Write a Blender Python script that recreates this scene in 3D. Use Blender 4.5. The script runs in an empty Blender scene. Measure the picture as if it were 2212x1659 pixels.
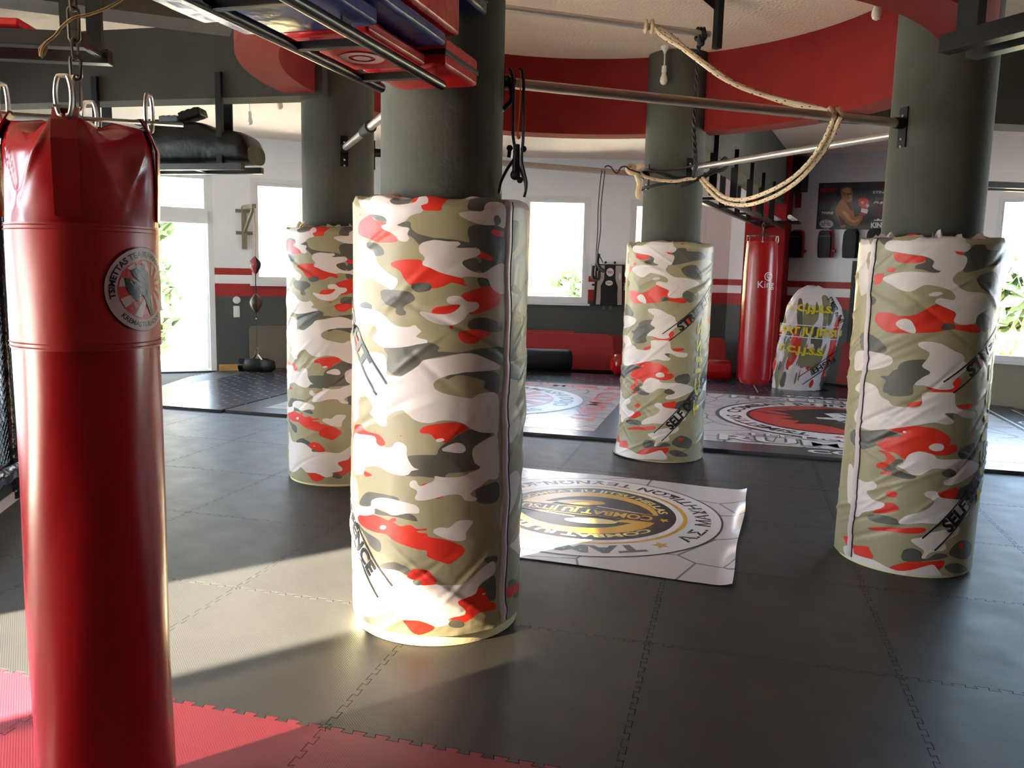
import bpy, bmesh, math, random
import numpy as np
from mathutils import Vector, Matrix
from mathutils.geometry import tessellate_polygon
random.seed(7)
PI=math.pi
S=bpy.context.scene
C=S.collection
# ------------------------------------------------------------------ camera, world, sun, exposure
W_,H_=2212.,1659.; FPX=1789.; Z0=1.6
PITCH=math.radians(7.8); ROLL=math.radians(1.33)
fw=Vector((0,math.cos(PITCH),-math.sin(PITCH))); rt0=Vector((1,0,0)); up0=rt0.cross(fw)
RT=rt0*math.cos(ROLL)+up0*math.sin(ROLL); UP=up0*math.cos(ROLL)-rt0*math.sin(ROLL)
CAM=Vector((0,0,Z0))
cd=bpy.data.cameras.new('camera'); cam=bpy.data.objects.new('camera',cd); C.objects.link(cam)
cam.matrix_world=Matrix(((RT.x,UP.x,-fw.x,0),(RT.y,UP.y,-fw.y,0),(RT.z,UP.z,-fw.z,Z0),(0,0,0,1)))
cd.sensor_fit='HORIZONTAL'; cd.sensor_width=36; cd.lens=36*FPX/W_; cd.clip_start=.05; cd.clip_end=200
S.camera=cam
def ray(x,y): return fw+RT*((x-W_/2)/FPX)-UP*((y-H_/2)/FPX)
def gz(x,y,z=0.):
    d=ray(x,y); return CAM+d*((z-Z0)/d.z)
def atY(x,y,Y):
    d=ray(x,y); return CAM+d*(Y/d.y)
def atD(x,y,D):
    d=ray(x,y); return CAM+d*(D/math.hypot(d.x,d.y))
def onp(x,y,P,N):
    d=ray(x,y); P=Vector(P); N=Vector(N); return CAM+d*((P-CAM).dot(N)/d.dot(N))
wd=bpy.data.worlds.new('sky'); S.world=wd; wd.use_nodes=True
nt=wd.node_tree; bg=nt.nodes['Background']
tc=nt.nodes.new('ShaderNodeTexCoord'); ns=nt.nodes.new('ShaderNodeTexNoise'); ns.inputs['Scale'].default_value=2.6; ns.inputs['Detail'].default_value=3
cr=nt.nodes.new('ShaderNodeValToRGB'); cr.color_ramp.elements[0].position=.42; cr.color_ramp.elements[1].position=.62
cr.color_ramp.elements[0].color=(.50,.72,1,1); cr.color_ramp.elements[1].color=(.86,.93,1,1)
nt.links.new(tc.outputs['Generated'],ns.inputs['Vector']); nt.links.new(ns.outputs['Fac'],cr.inputs['Fac']); nt.links.new(cr.outputs['Color'],bg.inputs['Color'])
bg.inputs['Strength'].default_value=6.4
# bright hazy aureole of the low sun
_sd=Vector((-.81,-.586,0)).normalized()*math.cos(math.radians(24))+Vector((0,0,math.sin(math.radians(24))))
vm=nt.nodes.new('ShaderNodeVectorMath'); vm.operation='DOT_PRODUCT'; vm.inputs[1].default_value=_sd; nrm_=nt.nodes.new('ShaderNodeVectorMath'); nrm_.operation='NORMALIZE'
nt.links.new(tc.outputs['Generated'],nrm_.inputs[0]); nt.links.new(nrm_.outputs[0],vm.inputs[0])
mxx=nt.nodes.new('ShaderNodeMath'); mxx.operation='MAXIMUM'; mxx.inputs[1].default_value=0; nt.links.new(vm.outputs['Value'],mxx.inputs[0])
pw=nt.nodes.new('ShaderNodeMath'); pw.operation='POWER'; pw.inputs[1].default_value=14; nt.links.new(mxx.outputs[0],pw.inputs[0])
ml=nt.nodes.new('ShaderNodeMath'); ml.operation='MULTIPLY'; ml.inputs[1].default_value=20; nt.links.new(pw.outputs[0],ml.inputs[0])
bg2=nt.nodes.new('ShaderNodeBackground'); bg2.inputs['Color'].default_value=(1,.93,.86,1); nt.links.new(ml.outputs[0],bg2.inputs['Strength'])
ads=nt.nodes.new('ShaderNodeAddShader'); wo=[n for n in nt.nodes if n.type=='OUTPUT_WORLD'][0]
nt.links.new(bg.outputs[0],ads.inputs[0]); nt.links.new(bg2.outputs[0],ads.inputs[1]); nt.links.new(ads.outputs[0],wo.inputs['Surface'])
sl=bpy.data.lights.new('sun','SUN'); so=bpy.data.objects.new('sun',sl); C.objects.link(so)
SUNAZ=Vector((.81,.586,0)).normalized(); EL=math.radians(24)
sd=SUNAZ*math.cos(EL)+Vector((0,0,-math.sin(EL)))
so.rotation_euler=sd.to_track_quat('-Z','Y').to_euler(); so.location=(-8,-5,6)
sl.energy=95; sl.color=(1,.89,.70); sl.angle=math.radians(.9)
S.view_settings.view_transform='Standard'; S.view_settings.look='None'; S.view_settings.gamma=1
S.view_settings.use_curve_mapping=False; S.view_settings.exposure=.85
def portal(p0,p1,z0,z1,inward):
    # daylight sampling portal filling a window opening
    a=bpy.data.lights.new('window_daylight','AREA'); a.shape='RECTANGLE'
    p0=Vector(p0); p1=Vector(p1); w=(p1-p0).length; a.size=w; a.size_y=z1-z0; a.cycles.is_portal=True
    o=bpy.data.objects.new('window_daylight',a); C.objects.link(o)
    o.location=((p0+p1)/2).to_3d()+Vector((0,0,(z0+z1)/2))
    o.rotation_euler=Vector((inward[0],inward[1],0)).to_track_quat('-Z','Z').to_euler()
# ------------------------------------------------------------------ materials
def lin(c): 
    return tuple((v/255/12.92 if v/255<=.04045 else ((v/255+.055)/1.055)**2.4) for v in c)
def mat(name,rgb,rough=.5,metal=0,spec=.5,bump=0,bscale=30,bdet=3,var=0,vscale=4,coat=0,stretch=None,bdist=.01,srgb=True):
    m=bpy.data.materials.new(name); m.use_nodes=True; t=m.node_tree; b=t.nodes['Principled BSDF']
    c=lin(rgb) if srgb else rgb
    b.inputs['Base Color'].default_value=(*c,1); b.inputs['Roughness'].default_value=rough; b.inputs['Metallic'].default_value=metal
    b.inputs['Specular IOR Level'].default_value=spec; b.inputs['Coat Weight'].default_value=coat
    if bump or var:
        co=t.nodes.new('ShaderNodeTexCoord'); mp=t.nodes.new('ShaderNodeMapping'); t.links.new(co.outputs['Object'],mp.inputs['Vector'])
        if stretch: mp.inputs['Rotation'].default_value=stretch[1]; mp.inputs['Scale'].default_value=stretch[0]
    if bump:
        n=t.nodes.new('ShaderNodeTexNoise'); n.inputs['Scale'].default_value=bscale; n.inputs['Detail'].default_value=bdet
        bm=t.nodes.new('ShaderNodeBump'); bm.inputs['Strength'].default_value=bump; bm.inputs['Distance'].default_value=bdist
        t.links.new(mp.outputs['Vector'],n.inputs['Vector']); t.links.new(n.outputs['Fac'],bm.inputs['Height']); t.links.new(bm.outputs['Normal'],b.inputs['Normal'])
    if var:
        n=t.nodes.new('ShaderNodeTexNoise'); n.inputs['Scale'].default_value=vscale; n.inputs['Detail'].default_value=6
        r=t.nodes.new('ShaderNodeValToRGB'); r.color_ramp.elements[0].position=.3; r.color_ramp.elements[1].position=.7
        r.color_ramp.elements[0].color=(*[v*(1-var) for v in c],1); r.color_ramp.elements[1].color=(*[min(1,v*(1+var)) for v in c],1)
        t.links.new(mp.outputs['Vector'],n.inputs['Vector']); t.links.new(n.outputs['Fac'],r.inputs['Fac']); t.links.new(r.outputs['Color'],b.inputs['Base Color'])
    return m
def banded(name,bands,rough=.6,bump=.1,bscale=60):
    # wall paint in horizontal bands: list of (z_upto, rgb)
    m=mat(name,bands[0][1],rough,bump=bump,bscale=bscale); t=m.node_tree; b=t.nodes['Principled BSDF']
    g=t.nodes.new('ShaderNodeNewGeometry'); sx=t.nodes.new('ShaderNodeSeparateXYZ'); t.links.new(g.outputs['Position'],sx.inputs[0])
    prev=None
    for i,(z,c) in enumerate(bands):
        rgb=t.nodes.new('ShaderNodeRGB'); rgb.outputs[0].default_value=(*lin(c),1)
        if prev is None: prev=rgb.outputs[0]
        else:
            gt=t.nodes.new('ShaderNodeMath'); gt.operation='GREATER_THAN'; gt.inputs[1].default_value=bands[i-1][0]; t.links.new(sx.outputs['Z'],gt.inputs[0])
            mx=t.nodes.new('ShaderNodeMix'); mx.data_type='RGBA'; t.links.new(gt.outputs[0],mx.inputs[0]); t.links.new(prev,mx.inputs[6]); t.links.new(rgb.outputs[0],mx.inputs[7]); prev=mx.outputs[2]
    t.links.new(prev,b.inputs['Base Color']); return m
def glass(name,tint=(1,1,1)):
    m=bpy.data.materials.new(name); m.use_nodes=True; t=m.node_tree; t.nodes.clear()
    o=t.nodes.new('ShaderNodeOutputMaterial'); tr=t.nodes.new('ShaderNodeBsdfTransparent'); tr.inputs[0].default_value=(*tint,1)
    gl=t.nodes.new('ShaderNodeBsdfGlossy'); gl.inputs['Roughness'].default_value=.02; fr=t.nodes.new('ShaderNodeFresnel'); fr.inputs[0].default_value=1.3
    mx=t.nodes.new('ShaderNodeMixShader'); t.links.new(fr.outputs[0],mx.inputs[0]); t.links.new(tr.outputs[0],mx.inputs[1]); t.links.new(gl.outputs[0],mx.inputs[2]); t.links.new(mx.outputs[0],o.inputs[0])
    return m
GREY_W=(74,78,78); RED_W=(160,40,40); WHITE_W=(205,198,205)
M={}
M['wall']=banded('wall_paint',[(1.12,GREY_W),(1.31,RED_W),(1.44,(236,233,238)),(1.54,RED_W),(9,(232,234,240))])
M['darkwall']=mat('dark_grey_paint',(70,66,62),.7)  # for unseen walls, kept dark to hold back bounced light
M['wall_low']=banded('wall_paint_low',[(.57,(150,146,128)),(9,(234,230,236))])
M['ceil']=mat('ceiling_plaster',(240,222,202),.8,bump=.6,bscale=45,bdet=5,bdist=.02)
M['beam']=mat('grey_beam_paint',(70,69,64),.85,spec=.2,bump=.15,bscale=50,var=.08)
M['redbeam']=mat('red_ring_paint',(126,32,30),.85,spec=.2,bump=.15,bscale=40,var=.06)
M['col']=mat('grey_column_paint',(76,77,70),.75,spec=.25,bump=.25,bscale=35,var=.1)
M['redpil']=mat('red_pillar_paint',(136,24,26),.8,spec=.2,bump=.1,bscale=40)
M['slab']=mat('floor_screed',(34,34,34),.8)
M['kerb']=mat('wooden_kerb',(190,150,90),.6,var=.2,vscale=8)
def tile_mat(name,c,rough=.5):
    m=mat(name,c,rough,var=.14,vscale=1.7,spec=.5); t=m.node_tree; b=t.nodes['Principled BSDF']
    co=t.nodes.new('ShaderNodeTexCoord'); w=t.nodes.new('ShaderNodeTexWave'); w.inputs['Scale'].default_value=55; w.wave_type='BANDS'; w.bands_direction='DIAGONAL'
    n=t.nodes.new('ShaderNodeTexNoise'); n.inputs['Scale'].default_value=5; n.inputs['Detail'].default_value=7
    ad=t.nodes.new('ShaderNodeMath'); ad.operation='MULTIPLY_ADD'; ad.inputs[1].default_value=.35
    bm=t.nodes.new('ShaderNodeBump'); bm.inputs['Strength'].default_value=.25; bm.inputs['Distance'].default_value=.003
    t.links.new(co.outputs['Object'],w.inputs['Vector']); t.links.new(w.outputs['Fac'],ad.inputs[0]); t.links.new(n.outputs['Fac'],ad.inputs[2]); t.links.new(ad.outputs[0],bm.inputs['Height'])
    t.links.new(co.outputs['Object'],n.inputs['Vector']); t.links.new(bm.outputs['Normal'],b.inputs['Normal'])
    mr=t.nodes.new('ShaderNodeMapRange'); mr.inputs['To Min'].default_value=rough-.08; mr.inputs['To Max'].default_value=rough+.12; t.links.new(n.outputs['Fac'],mr.inputs['Value']); t.links.new(mr.outputs[0],b.inputs['Roughness'])
    return m
M['tile']=tile_mat('charcoal_foam_mat',(42,40,38),.46); M['tile_r']=tile_mat('red_foam_mat',(122,34,46))
M['foam']=mat('cream_foam',(232,222,178),.8,bump=.1,bscale=80)
M['black']=mat('black_metal',(11,11,12),.5,spec=.3); M['blackm']=mat('black_plastic',(22,22,24),.5)
M['rail']=mat('black_gloss_tube',(12,12,13),.3,spec=.6)
M['steel']=mat('galvanised_steel',(196,190,182),.36,metal=.7); M['chrome']=mat('chrome_steel',(200,195,185),.18,metal=1); M['dsteel']=mat('dark_chain_steel',(95,90,80),.35,metal=1)
M['redv']=mat('red_vinyl',(158,8,16),.26,spec=.6,bump=.35,bscale=3.5,bdet=2,bdist=.02,stretch=((1,1,.35),(0,0,0)))
M['redv2']=mat('red_vinyl_band',(168,24,26),.34,spec=.6,bump=.3,bscale=4,bdet=2,bdist=.02,stretch=((1,1,.3),(0,0,0)))
M['redc']=mat('red_crumpled_vinyl',(150,10,18),.24,spec=.6,bump=.4,bscale=5,bdet=2,bdist=.03)
M['bluev']=mat('blue_vinyl',(34,52,120),.3,bump=.4,bscale=8,bdist=.02); M['dblue']=mat('dark_blue_vinyl',(28,36,66),.32,bump=.5,bscale=14,bdist=.02)
M['redpad']=mat('red_pad_vinyl',(178,20,26),.3,bump=.4,bscale=9,bdist=.02); M['bagb']=mat('black_green_vinyl',(18,22,19),.4,spec=.35,bump=.6,bscale=6,bdist=.03)
M['blackv']=mat('black_vinyl',(15,15,16),.55,spec=.3,bump=.3,bscale=12,bdist=.02)
M['redmat']=mat('red_foam_pad',(150,30,34),.6,bump=.1,bscale=20); M['greymat']=mat('grey_brown_foam_pad',(104,96,84),.8)
M['white']=mat('white_plastic',(225,225,222),.4); M['pvc']=mat('white_window_frame',(222,224,228),.35); M['bulb']=mat('frosted_bulb_glass',(228,222,212),.25)
M['rope']=mat('cream_rope',(214,192,158),.8,bump=.5,bscale=120); M['ropefleck']=mat('dark_rope_fleck',(90,40,50),.8)
M['brope']=mat('black_rope',(20,20,20),.7,bump=.6,bscale=90); M['cord']=mat('purple_cord',(58,24,38),.5); M['navy']=mat('navy_rubber_tube',(16,16,34),.35); M['ocord']=mat('orange_cord',(150,92,40),.7)
M['wood']=mat('raw_wood',(186,150,100),.6); M['greenmetal']=mat('olive_painted_steel',(122,118,98),.5)
M['cream']=mat('cream_wall',(236,222,170),.8,var=.1); M['leaf']=mat('green_leaves',(120,138,96),.6,var=.35,vscale=3); M['grass']=mat('dry_yellow_grass',(214,190,110),.9,var=.3,vscale=2); M['pave']=mat('pale_paving',(226,220,208),.9)
M['leather']=mat('brown_leather',(96,50,40),.4); M['leatherb']=mat('black_leather',(26,26,26),.4); M['leatherr']=mat('red_leather',(150,60,56),.4)
M['dkred']=mat('dark_red_print',(110,30,34),.4)
M['wh']=mat('white_print',(222,216,220),.32,spec=.5); M['bk']=mat('black_print',(26,24,28),.35); M['gold']=mat('gold_print',(206,158,44),.3); M['goldp']=mat('pale_gold_print',(222,200,130),.35)
M['redp']=mat('red_print',(190,52,48),.35); M['gp']=mat('grey_print',(86,92,98),.35); M['yel']=mat('yellow_print',(214,196,40),.4); M['whc']=mat('white_line_print',(225,225,222),.4)
M['skin']=mat('brown_skin_print',(160,102,66),.5); M['skin2']=mat('dark_skin_print',(100,60,38),.5); M['skin3']=mat('light_skin_print',(196,146,110),.5); M['postg']=mat('dark_grey_poster',(58,58,62),.4)
M['glass']=glass('window_glass',(.97,.99,1)); M['tint']=glass('sun_dimming_film',(.34,.32,.30))  # second glass: invented film that weakens part of the sun band
M['mirror']=mat('mirror_silver',(220,220,220),.03,metal=1); M['frontglass']=M['glass']
M['mesh']=mat('black_coated_wire',(22,22,22),.4); M['pad_black']=mat('black_padded_vinyl',(18,20,24),.2,bump=.6,bscale=10,bdist=.02)
M['concrete_w']=mat('whitewashed_board',(196,182,184),.6)
def vinyl_floor(name,c,line,lw=.045,scale=2.2,rough=.3,fleck=False,lmix=.7):
    m=mat(name,c,rough,bump=.35,bscale=9,bdet=4,bdist=.006); t=m.node_tree; b=t.nodes['Principled BSDF']
    co=t.nodes.new('ShaderNodeTexCoord'); v=t.nodes.new('ShaderNodeTexVoronoi'); v.feature='DISTANCE_TO_EDGE' if not fleck else 'F1'; v.inputs['Scale'].default_value=scale
    if fleck:
        mp=t.nodes.new('ShaderNodeMapping'); mp.inputs['Scale'].default_value=(1,2.6,1); mp.inputs['Rotation'].default_value=(0,0,.5); t.links.new(co.outputs['Object'],mp.inputs[0]); t.links.new(mp.outputs[0],v.inputs['Vector']); v.inputs['Randomness'].default_value=.15
    else: t.links.new(co.outputs['Object'],v.inputs['Vector'])
    r=t.nodes.new('ShaderNodeValToRGB'); r.color_ramp.elements[0].position=lw*.6; r.color_ramp.elements[1].position=lw
    r.color_ramp.elements[0].color=(*lin(line),1); r.color_ramp.elements[1].color=(*lin(c),1)
    t.links.new(v.outputs['Distance'],r.inputs['Fac']); t.links.new(r.outputs['Color'],b.inputs['Base Color']); return m
M['crack']=vinyl_floor('white_stone_print',(206,200,204),(128,126,132),.016,1.9,.27)
M['crack2']=vinyl_floor('white_stone_print_fine',(206,204,210),(130,128,134),.02,2.6,.22)
M['fleck']=vinyl_floor('dark_chequer_vinyl',(50,50,58),(150,150,160),.14,4.2,.25,True)
M['darkvin']=mat('dark_grey_vinyl',(74,76,84),.27,bump=.3,bscale=8,bdist=.006)
def camo_mat(name,base,dark,red,white):
    m=mat(name,base,.4,spec=.45,bump=.5,bscale=4.2,bdet=3,bdist=.03,stretch=((1.2,1.2,1),(0,.6,.2))); t=m.node_tree; b=t.nodes['Principled BSDF']
    prev=None; rgb=t.nodes.new('ShaderNodeRGB'); rgb.outputs[0].default_value=(*lin(base),1); prev=rgb.outputs[0]
    for an,c in (('sd_dark',dark),('sd_red',red),('sd_white',white),('sd_top',dark)):
        at=t.nodes.new('ShaderNodeAttribute'); at.attribute_name=an
        gt=t.nodes.new('ShaderNodeMath'); gt.operation='LESS_THAN'; gt.inputs[1].default_value=0; t.links.new(at.outputs['Fac'],gt.inputs[0])
        rg=t.nodes.new('ShaderNodeRGB'); rg.outputs[0].default_value=(*lin(c),1)
        mx=t.nodes.new('ShaderNodeMix'); mx.data_type='RGBA'; t.links.new(gt.outputs[0],mx.inputs[0]); t.links.new(prev,mx.inputs[6]); t.links.new(rg.outputs[0],mx.inputs[7]); prev=mx.outputs[2]
    t.links.new(prev,b.inputs['Base Color']); return m
M['camo']=camo_mat('camouflage_vinyl',(158,150,118),(92,90,82),(216,52,36),(222,212,208))
# ------------------------------------------------------------------ mesh helpers
PFINE=[0]
class MB:
    def __init__(s): s.v=[]; s.f=[]; s.m=[]
    def add(s,vs,fs,m=0):
        o=len(s.v); s.v+= [tuple(v) for v in vs]; s.f+=[tuple(i+o for i in f) for f in fs]; s.m+=[m]*len(fs); return s
    def box(s,c,d,R=None,m=0):
        R=R or Matrix.Identity(3); c=Vector(c); vs=[c+R@Vector((x*d[0]/2,y*d[1]/2,z*d[2]/2)) for z in (-1,1) for y in (-1,1) for x in (-1,1)]
        return s.add(vs,[(0,2,3,1),(4,5,7,6),(0,1,5,4),(2,6,7,3),(0,4,6,2),(1,3,7,5)],m)
    def bar(s,p,q,w,h,up=(0,0,1),m=0):
        p=Vector(p);q=Vector(q);x=(q-p).normalized(); y=Vector(up).cross(x)
        if y.length<1e-4: y=Vector((0,1,0)).cross(x)
        y.normalize(); z=x.cross(y); R=Matrix((x,y,z)).transposed()
        return s.box((p+q)/2,((q-p).length,w,h),R,m)
    def tube(s,path,r,n=8,m=0,closed=False,cap=True,rs=None):
        P=[Vector(p) for p in path]; N=len(P); rings=[]; up=None
        for i in range(N):
            if closed: t=P[(i+1)%N]-P[i-1]
            else: t=P[min(i+1,N-1)]-P[max(i-1,0)]
            t.normalize()
            if up is None: up=Vector((0,0,1)) if abs(t.z)<.9 else Vector((1,0,0))
            a=(up-t*up.dot(t)); 
            if a.length<1e-5: a=t.orthogonal()
            a.normalize(); b=t.cross(a); up=a
            rr=rs[i] if rs else r
            rings.append([P[i]+(a*math.cos(2*PI*k/n)+b*math.sin(2*PI*k/n))*rr for k in range(n)])
        vs=[v for rg in rings for v in rg]; fs=[]
        for i in range(N if closed else N-1):
            j=(i+1)%N
            for k in range(n): fs.append((i*n+k,i*n+(k+1)%n,j*n+(k+1)%n,j*n+k))
        if cap and not closed: fs+= [tuple(range(n-1,-1,-1)),tuple((N-1)*n+k for k in range(n))]
        return s.add(vs,fs,m)
    def lathe(s,prof,c=(0,0,0),n=32,m=0,R=None,sx=1,sy=1,cap=True):
        c=Vector(c); R=R or Matrix.Identity(3); vs=[];fs=[]
        for r,z in prof:
            for k in range(n): vs.append(c+R@Vector((r*sx*math.cos(2*PI*k/n),r*sy*math.sin(2*PI*k/n),z)))
        for i in range(len(prof)-1):
            for k in range(n): fs.append((i*n+k,i*n+(k+1)%n,(i+1)*n+(k+1)%n,(i+1)*n+k))
        if cap:
            if prof[0][0]>1e-4: fs.append(tuple(range(n-1,-1,-1)))
            if prof[-1][0]>1e-4: fs.append(tuple((len(prof)-1)*n+k for k in range(n)))
        return s.add(vs,fs,m)
    def sph(s,c,r,n=16,m=0,sc=(1,1,1),R=None):
        k=n//2; pr=[(max(r*math.sin(PI*i/k),1e-5),-r*math.cos(PI*i/k)) for i in range(k+1)]
        R=(R or Matrix.Identity(3))@Matrix.Diagonal(sc); return s.lathe(pr,c,n,m,R,cap=False)
    def poly(s,pts,fn,m=0,th=0,fb=None):
        # pts 2d, fn(x,y)->3d ; optional prism using fb for the back
        tri=tessellate_polygon([[Vector((p[0],p[1],0)) for p in pts]])
        if not tri: return s
        if PFINE[0] and not fb:
            T_=[[tuple(pts[i][:2]) for i in t] for t in tri]; out=[]
            while T_:
                t=T_.pop(); e=[math.dist(t[i],t[(i+1)%3]) for i in range(3)]; k=e.index(max(e))
                if e[k]>PFINE[0]:
                    a_,b_,c_=t[k],t[(k+1)%3],t[(k+2)%3]; mm=((a_[0]+b_[0])/2,(a_[1]+b_[1])/2); T_+=[[a_,mm,c_],[mm,b_,c_]]
                else: out.append(t)
            ids={}; vs=[]; fs=[]
            for t in out:
                if (t[1][0]-t[0][0])*(t[2][1]-t[0][1])-(t[1][1]-t[0][1])*(t[2][0]-t[0][0])<0: t=[t[0],t[2],t[1]]
                f=[]
                for q in t:
                    k=(round(q[0],6),round(q[1],6))
                    if k not in ids: ids[k]=len(vs); vs.append(fn(*q))
                    f.append(ids[k])
                fs.append(tuple(f))
            return s.add(vs,fs,m)
        a=0
        for i in range(len(pts)): x0,y0=pts[i-1][:2];x1,y1=pts[i][:2]; a+=x0*y1-x1*y0
        f=[]
        for t in tri:
            p,q,r=[pts[i] for i in t]; ar=(q[0]-p[0])*(r[1]-p[1])-(q[1]-p[1])*(r[0]-p[0]); f.append(t if ar>0 else (t[0],t[2],t[1]))
        s.add([fn(*p[:2]) for p in pts],f,m)
        if fb:
            n=len(pts); s.add([fb(*p[:2]) for p in pts],[(t[0],t[2],t[1]) for t in f],m)
            vs=[fn(*p[:2]) for p in pts]+[fb(*p[:2]) for p in pts]
            fs=[((i+1)%n,i,n+i,n+(i+1)%n) if a<0 else (i,(i+1)%n,n+(i+1)%n,n+i) for i in range(n)]
            s.add(vs,[f[::-1] for f in fs],m)
        return s
    def ring(s,c,r0,r1,fn,m=0,n=72,a0=0,a1=2*PI):
        full=abs(a1-a0-2*PI)<1e-6; k=n if full else n+1
        vs=[fn(c[0]+r*math.cos(a0+(a1-a0)*i/n),c[1]+r*math.sin(a0+(a1-a0)*i/n)) for i in range(k) for r in (r0,r1)]
        fs=[(2*i,2*i+1,2*((i+1)%k)+1,2*((i+1)%k)) for i in range(n)]
        return s.add(vs,fs,m)
    def build(s,name,mats,parent=None,label=None,cat=None,group=None,kind=None,sharp=35,bevel=0,smooth=True,sub=0):
        if not isinstance(mats,(list,tuple)): mats=[mats]
        vs=s.v; loc=Vector((0,0,0))
        if parent is None and vs:
            a=np.array(vs); lo=a.min(0);hi=a.max(0); loc=Vector(((lo[0]+hi[0])/2,(lo[1]+hi[1])/2,lo[2])); vs=[(v[0]-loc.x,v[1]-loc.y,v[2]-loc.z) for v in vs]
        me=bpy.data.meshes.new(name); me.from_pydata(vs,[],s.f); me.polygons.foreach_set('material_index',s.m)
        for mm in mats: me.materials.append(M[mm] if isinstance(mm,str) else mm)
        if smooth: me.polygons.foreach_set('use_smooth',[True]*len(me.polygons)); me.set_sharp_from_angle(angle=math.radians(sharp))
        me.update()
        o=bpy.data.objects.new(name,me); C.objects.link(o); o.location=loc
        if bevel: b=o.modifiers.new('bevel','BEVEL'); b.width=bevel; b.segments=2; b.limit_method='ANGLE'
        if sub: b=o.modifiers.new('sub','SUBSURF'); b.levels=sub; b.render_levels=sub
        if parent is not None: o.parent=parent; o.matrix_parent_inverse=WM(parent).inverted()
        tag(o,label,cat,group,kind); return o
def WM(o):
    m=Matrix.LocRotScale(o.location,o.rotation_euler,o.scale)
    return WM(o.parent)@o.matrix_parent_inverse@m if o.parent else m
def tag(o,label=None,cat=None,group=None,kind=None):
    if label:o['label']=label
    if cat:o['category']=cat
    if group:o['group']=group
    if kind:o['kind']=kind
    return o
def thing(name,label,cat,loc,group=None,kind=None,rz=0):
    o=bpy.data.objects.new(name,None); C.objects.link(o); o.location=Vector(loc); o.rotation_euler=(0,0,rz); o.empty_display_size=.1
    return tag(o,label,cat,group,kind)
def dup(o,loc=None,rz=None,label=None,parent=None):
    c=o.copy(); C.objects.link(c)
    if parent is not None: c.parent=parent
    if loc is not None: c.location=loc
    if rz is not None: c.rotation_euler=(0,0,rz)
    if label: c['label']=label
    for ch in [x for x in bpy.data.objects if x.parent==o]: dup(ch,parent=c)
    return c
def smooth_path(P,k=6,closed=False):
    P=[Vector(p) for p in P]; n=len(P); out=[]
    rng=range(n) if closed else range(n-1)
    for i in rng:
        if closed: a,b,c,d=P[i-1],P[i],P[(i+1)%n],P[(i+2)%n]
        else: a,b,c,d=P[max(i-1,0)],P[i],P[i+1],P[min(i+2,n-1)]
        for j in range(k):
            t=j/k; out.append(.5*((2*b)+(c-a)*t+(2*a-5*b+4*c-d)*t*t+(3*b-a-3*c+d)*t**3))
    if not closed: out.append(P[-1])
    return out
_tc={}
FINE=False
def text_mesh(txt,bold=0.0,shear=0.):
    key=(txt,bold,shear,FINE)
    if key in _tc: return _tc[key]
    cu=bpy.data.curves.new('t','FONT'); cu.body=txt; cu.size=1; cu.offset=bold; cu.shear=shear; cu.resolution_u=3
    o=bpy.data.objects.new('t',cu); C.objects.link(o); dg=bpy.context.evaluated_depsgraph_get(); me=bpy.data.meshes.new_from_object(o.evaluated_get(dg))
    vs=[v.co.copy() for v in me.vertices]; fs=[tuple(p.vertices) for p in me.polygons]
    if FINE:
        b_=bmesh.new(); b_.from_mesh(me); bmesh.ops.triangulate(b_,faces=b_.faces[:])
        for _ in range(4):
            L_=[e_ for e_ in b_.edges if e_.calc_length()>.16]
            if not L_: break
            bmesh.ops.subdivide_edges(b_,edges=L_,cuts=1); bmesh.ops.triangulate(b_,faces=[f_ for f_ in b_.faces if len(f_.verts)>3])
        b_.to_mesh(me); b_.free(); vs=[v.co.copy() for v in me.vertices]; fs=[tuple(p.vertices) for p in me.polygons]
    bpy.data.objects.remove(o); bpy.data.curves.remove(cu); bpy.data.meshes.remove(me)
    xs=[v.x for v in vs] or [0]; x0,x1=min(xs),max(xs)
    _tc[key]=(vs,fs,x0,x1); return _tc[key]
def put_text(mb,txt,fn,size,m=0,x=0,y=0,rot=0,align='c',bold=.02,xs=1,arc=None,shear=0,mirror=False,width=None):
    vs,fs,x0,x1=text_mesh(txt,bold,shear)
    if width: xs=width/((x1-x0)*size)
    off={'c':-(x0+x1)/2,'l':-x0,'r':-x1}[align]; cap=.70
    out=[]
    for v in vs:
        tx=(v.x+off)*size*xs; ty=v.y*size
        if mirror: tx=-tx
        if arc:  # (cx,cy,R,ang,inward)
            cx,cy,Rr,ang,inw=arc
            if inw: th=ang+tx/Rr; r=Rr-ty+cap*size/2
            else: th=ang-tx/Rr; r=Rr+ty-cap*size/2
            out.append(fn(cx+r*math.cos(th),cy+r*math.sin(th)))
        else:
            ty-=cap*size/2; c,s_=math.cos(rot),math.sin(rot); out.append(fn(x+tx*c-ty*s_,y+tx*s_+ty*c))
    mb.add(out,[f[::-1] for f in fs] if mirror else fs,m); return mb
def star(c,r,k=.42,n=5,rot=PI/2):
    return [(c[0]+(r if i%2==0 else r*k)*math.cos(rot+PI*i/n),c[1]+(r if i%2==0 else r*k)*math.sin(rot+PI*i/n)) for i in range(2*n)]
def ell(c,a,b,n=40,rot=0):
    return [(c[0]+a*math.cos(2*PI*i/n)*math.cos(rot)-b*math.sin(2*PI*i/n)*math.sin(rot),c[1]+a*math.cos(2*PI*i/n)*math.sin(rot)+b*math.sin(2*PI*i/n)*math.cos(rot)) for i in range(n)]
def rotz(a): return Matrix.Rotation(a,3,'Z')
M['camo2']=camo_mat('white_camouflage_vinyl',(214,208,212),(92,90,82),(206,52,40),(128,124,96))
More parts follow.
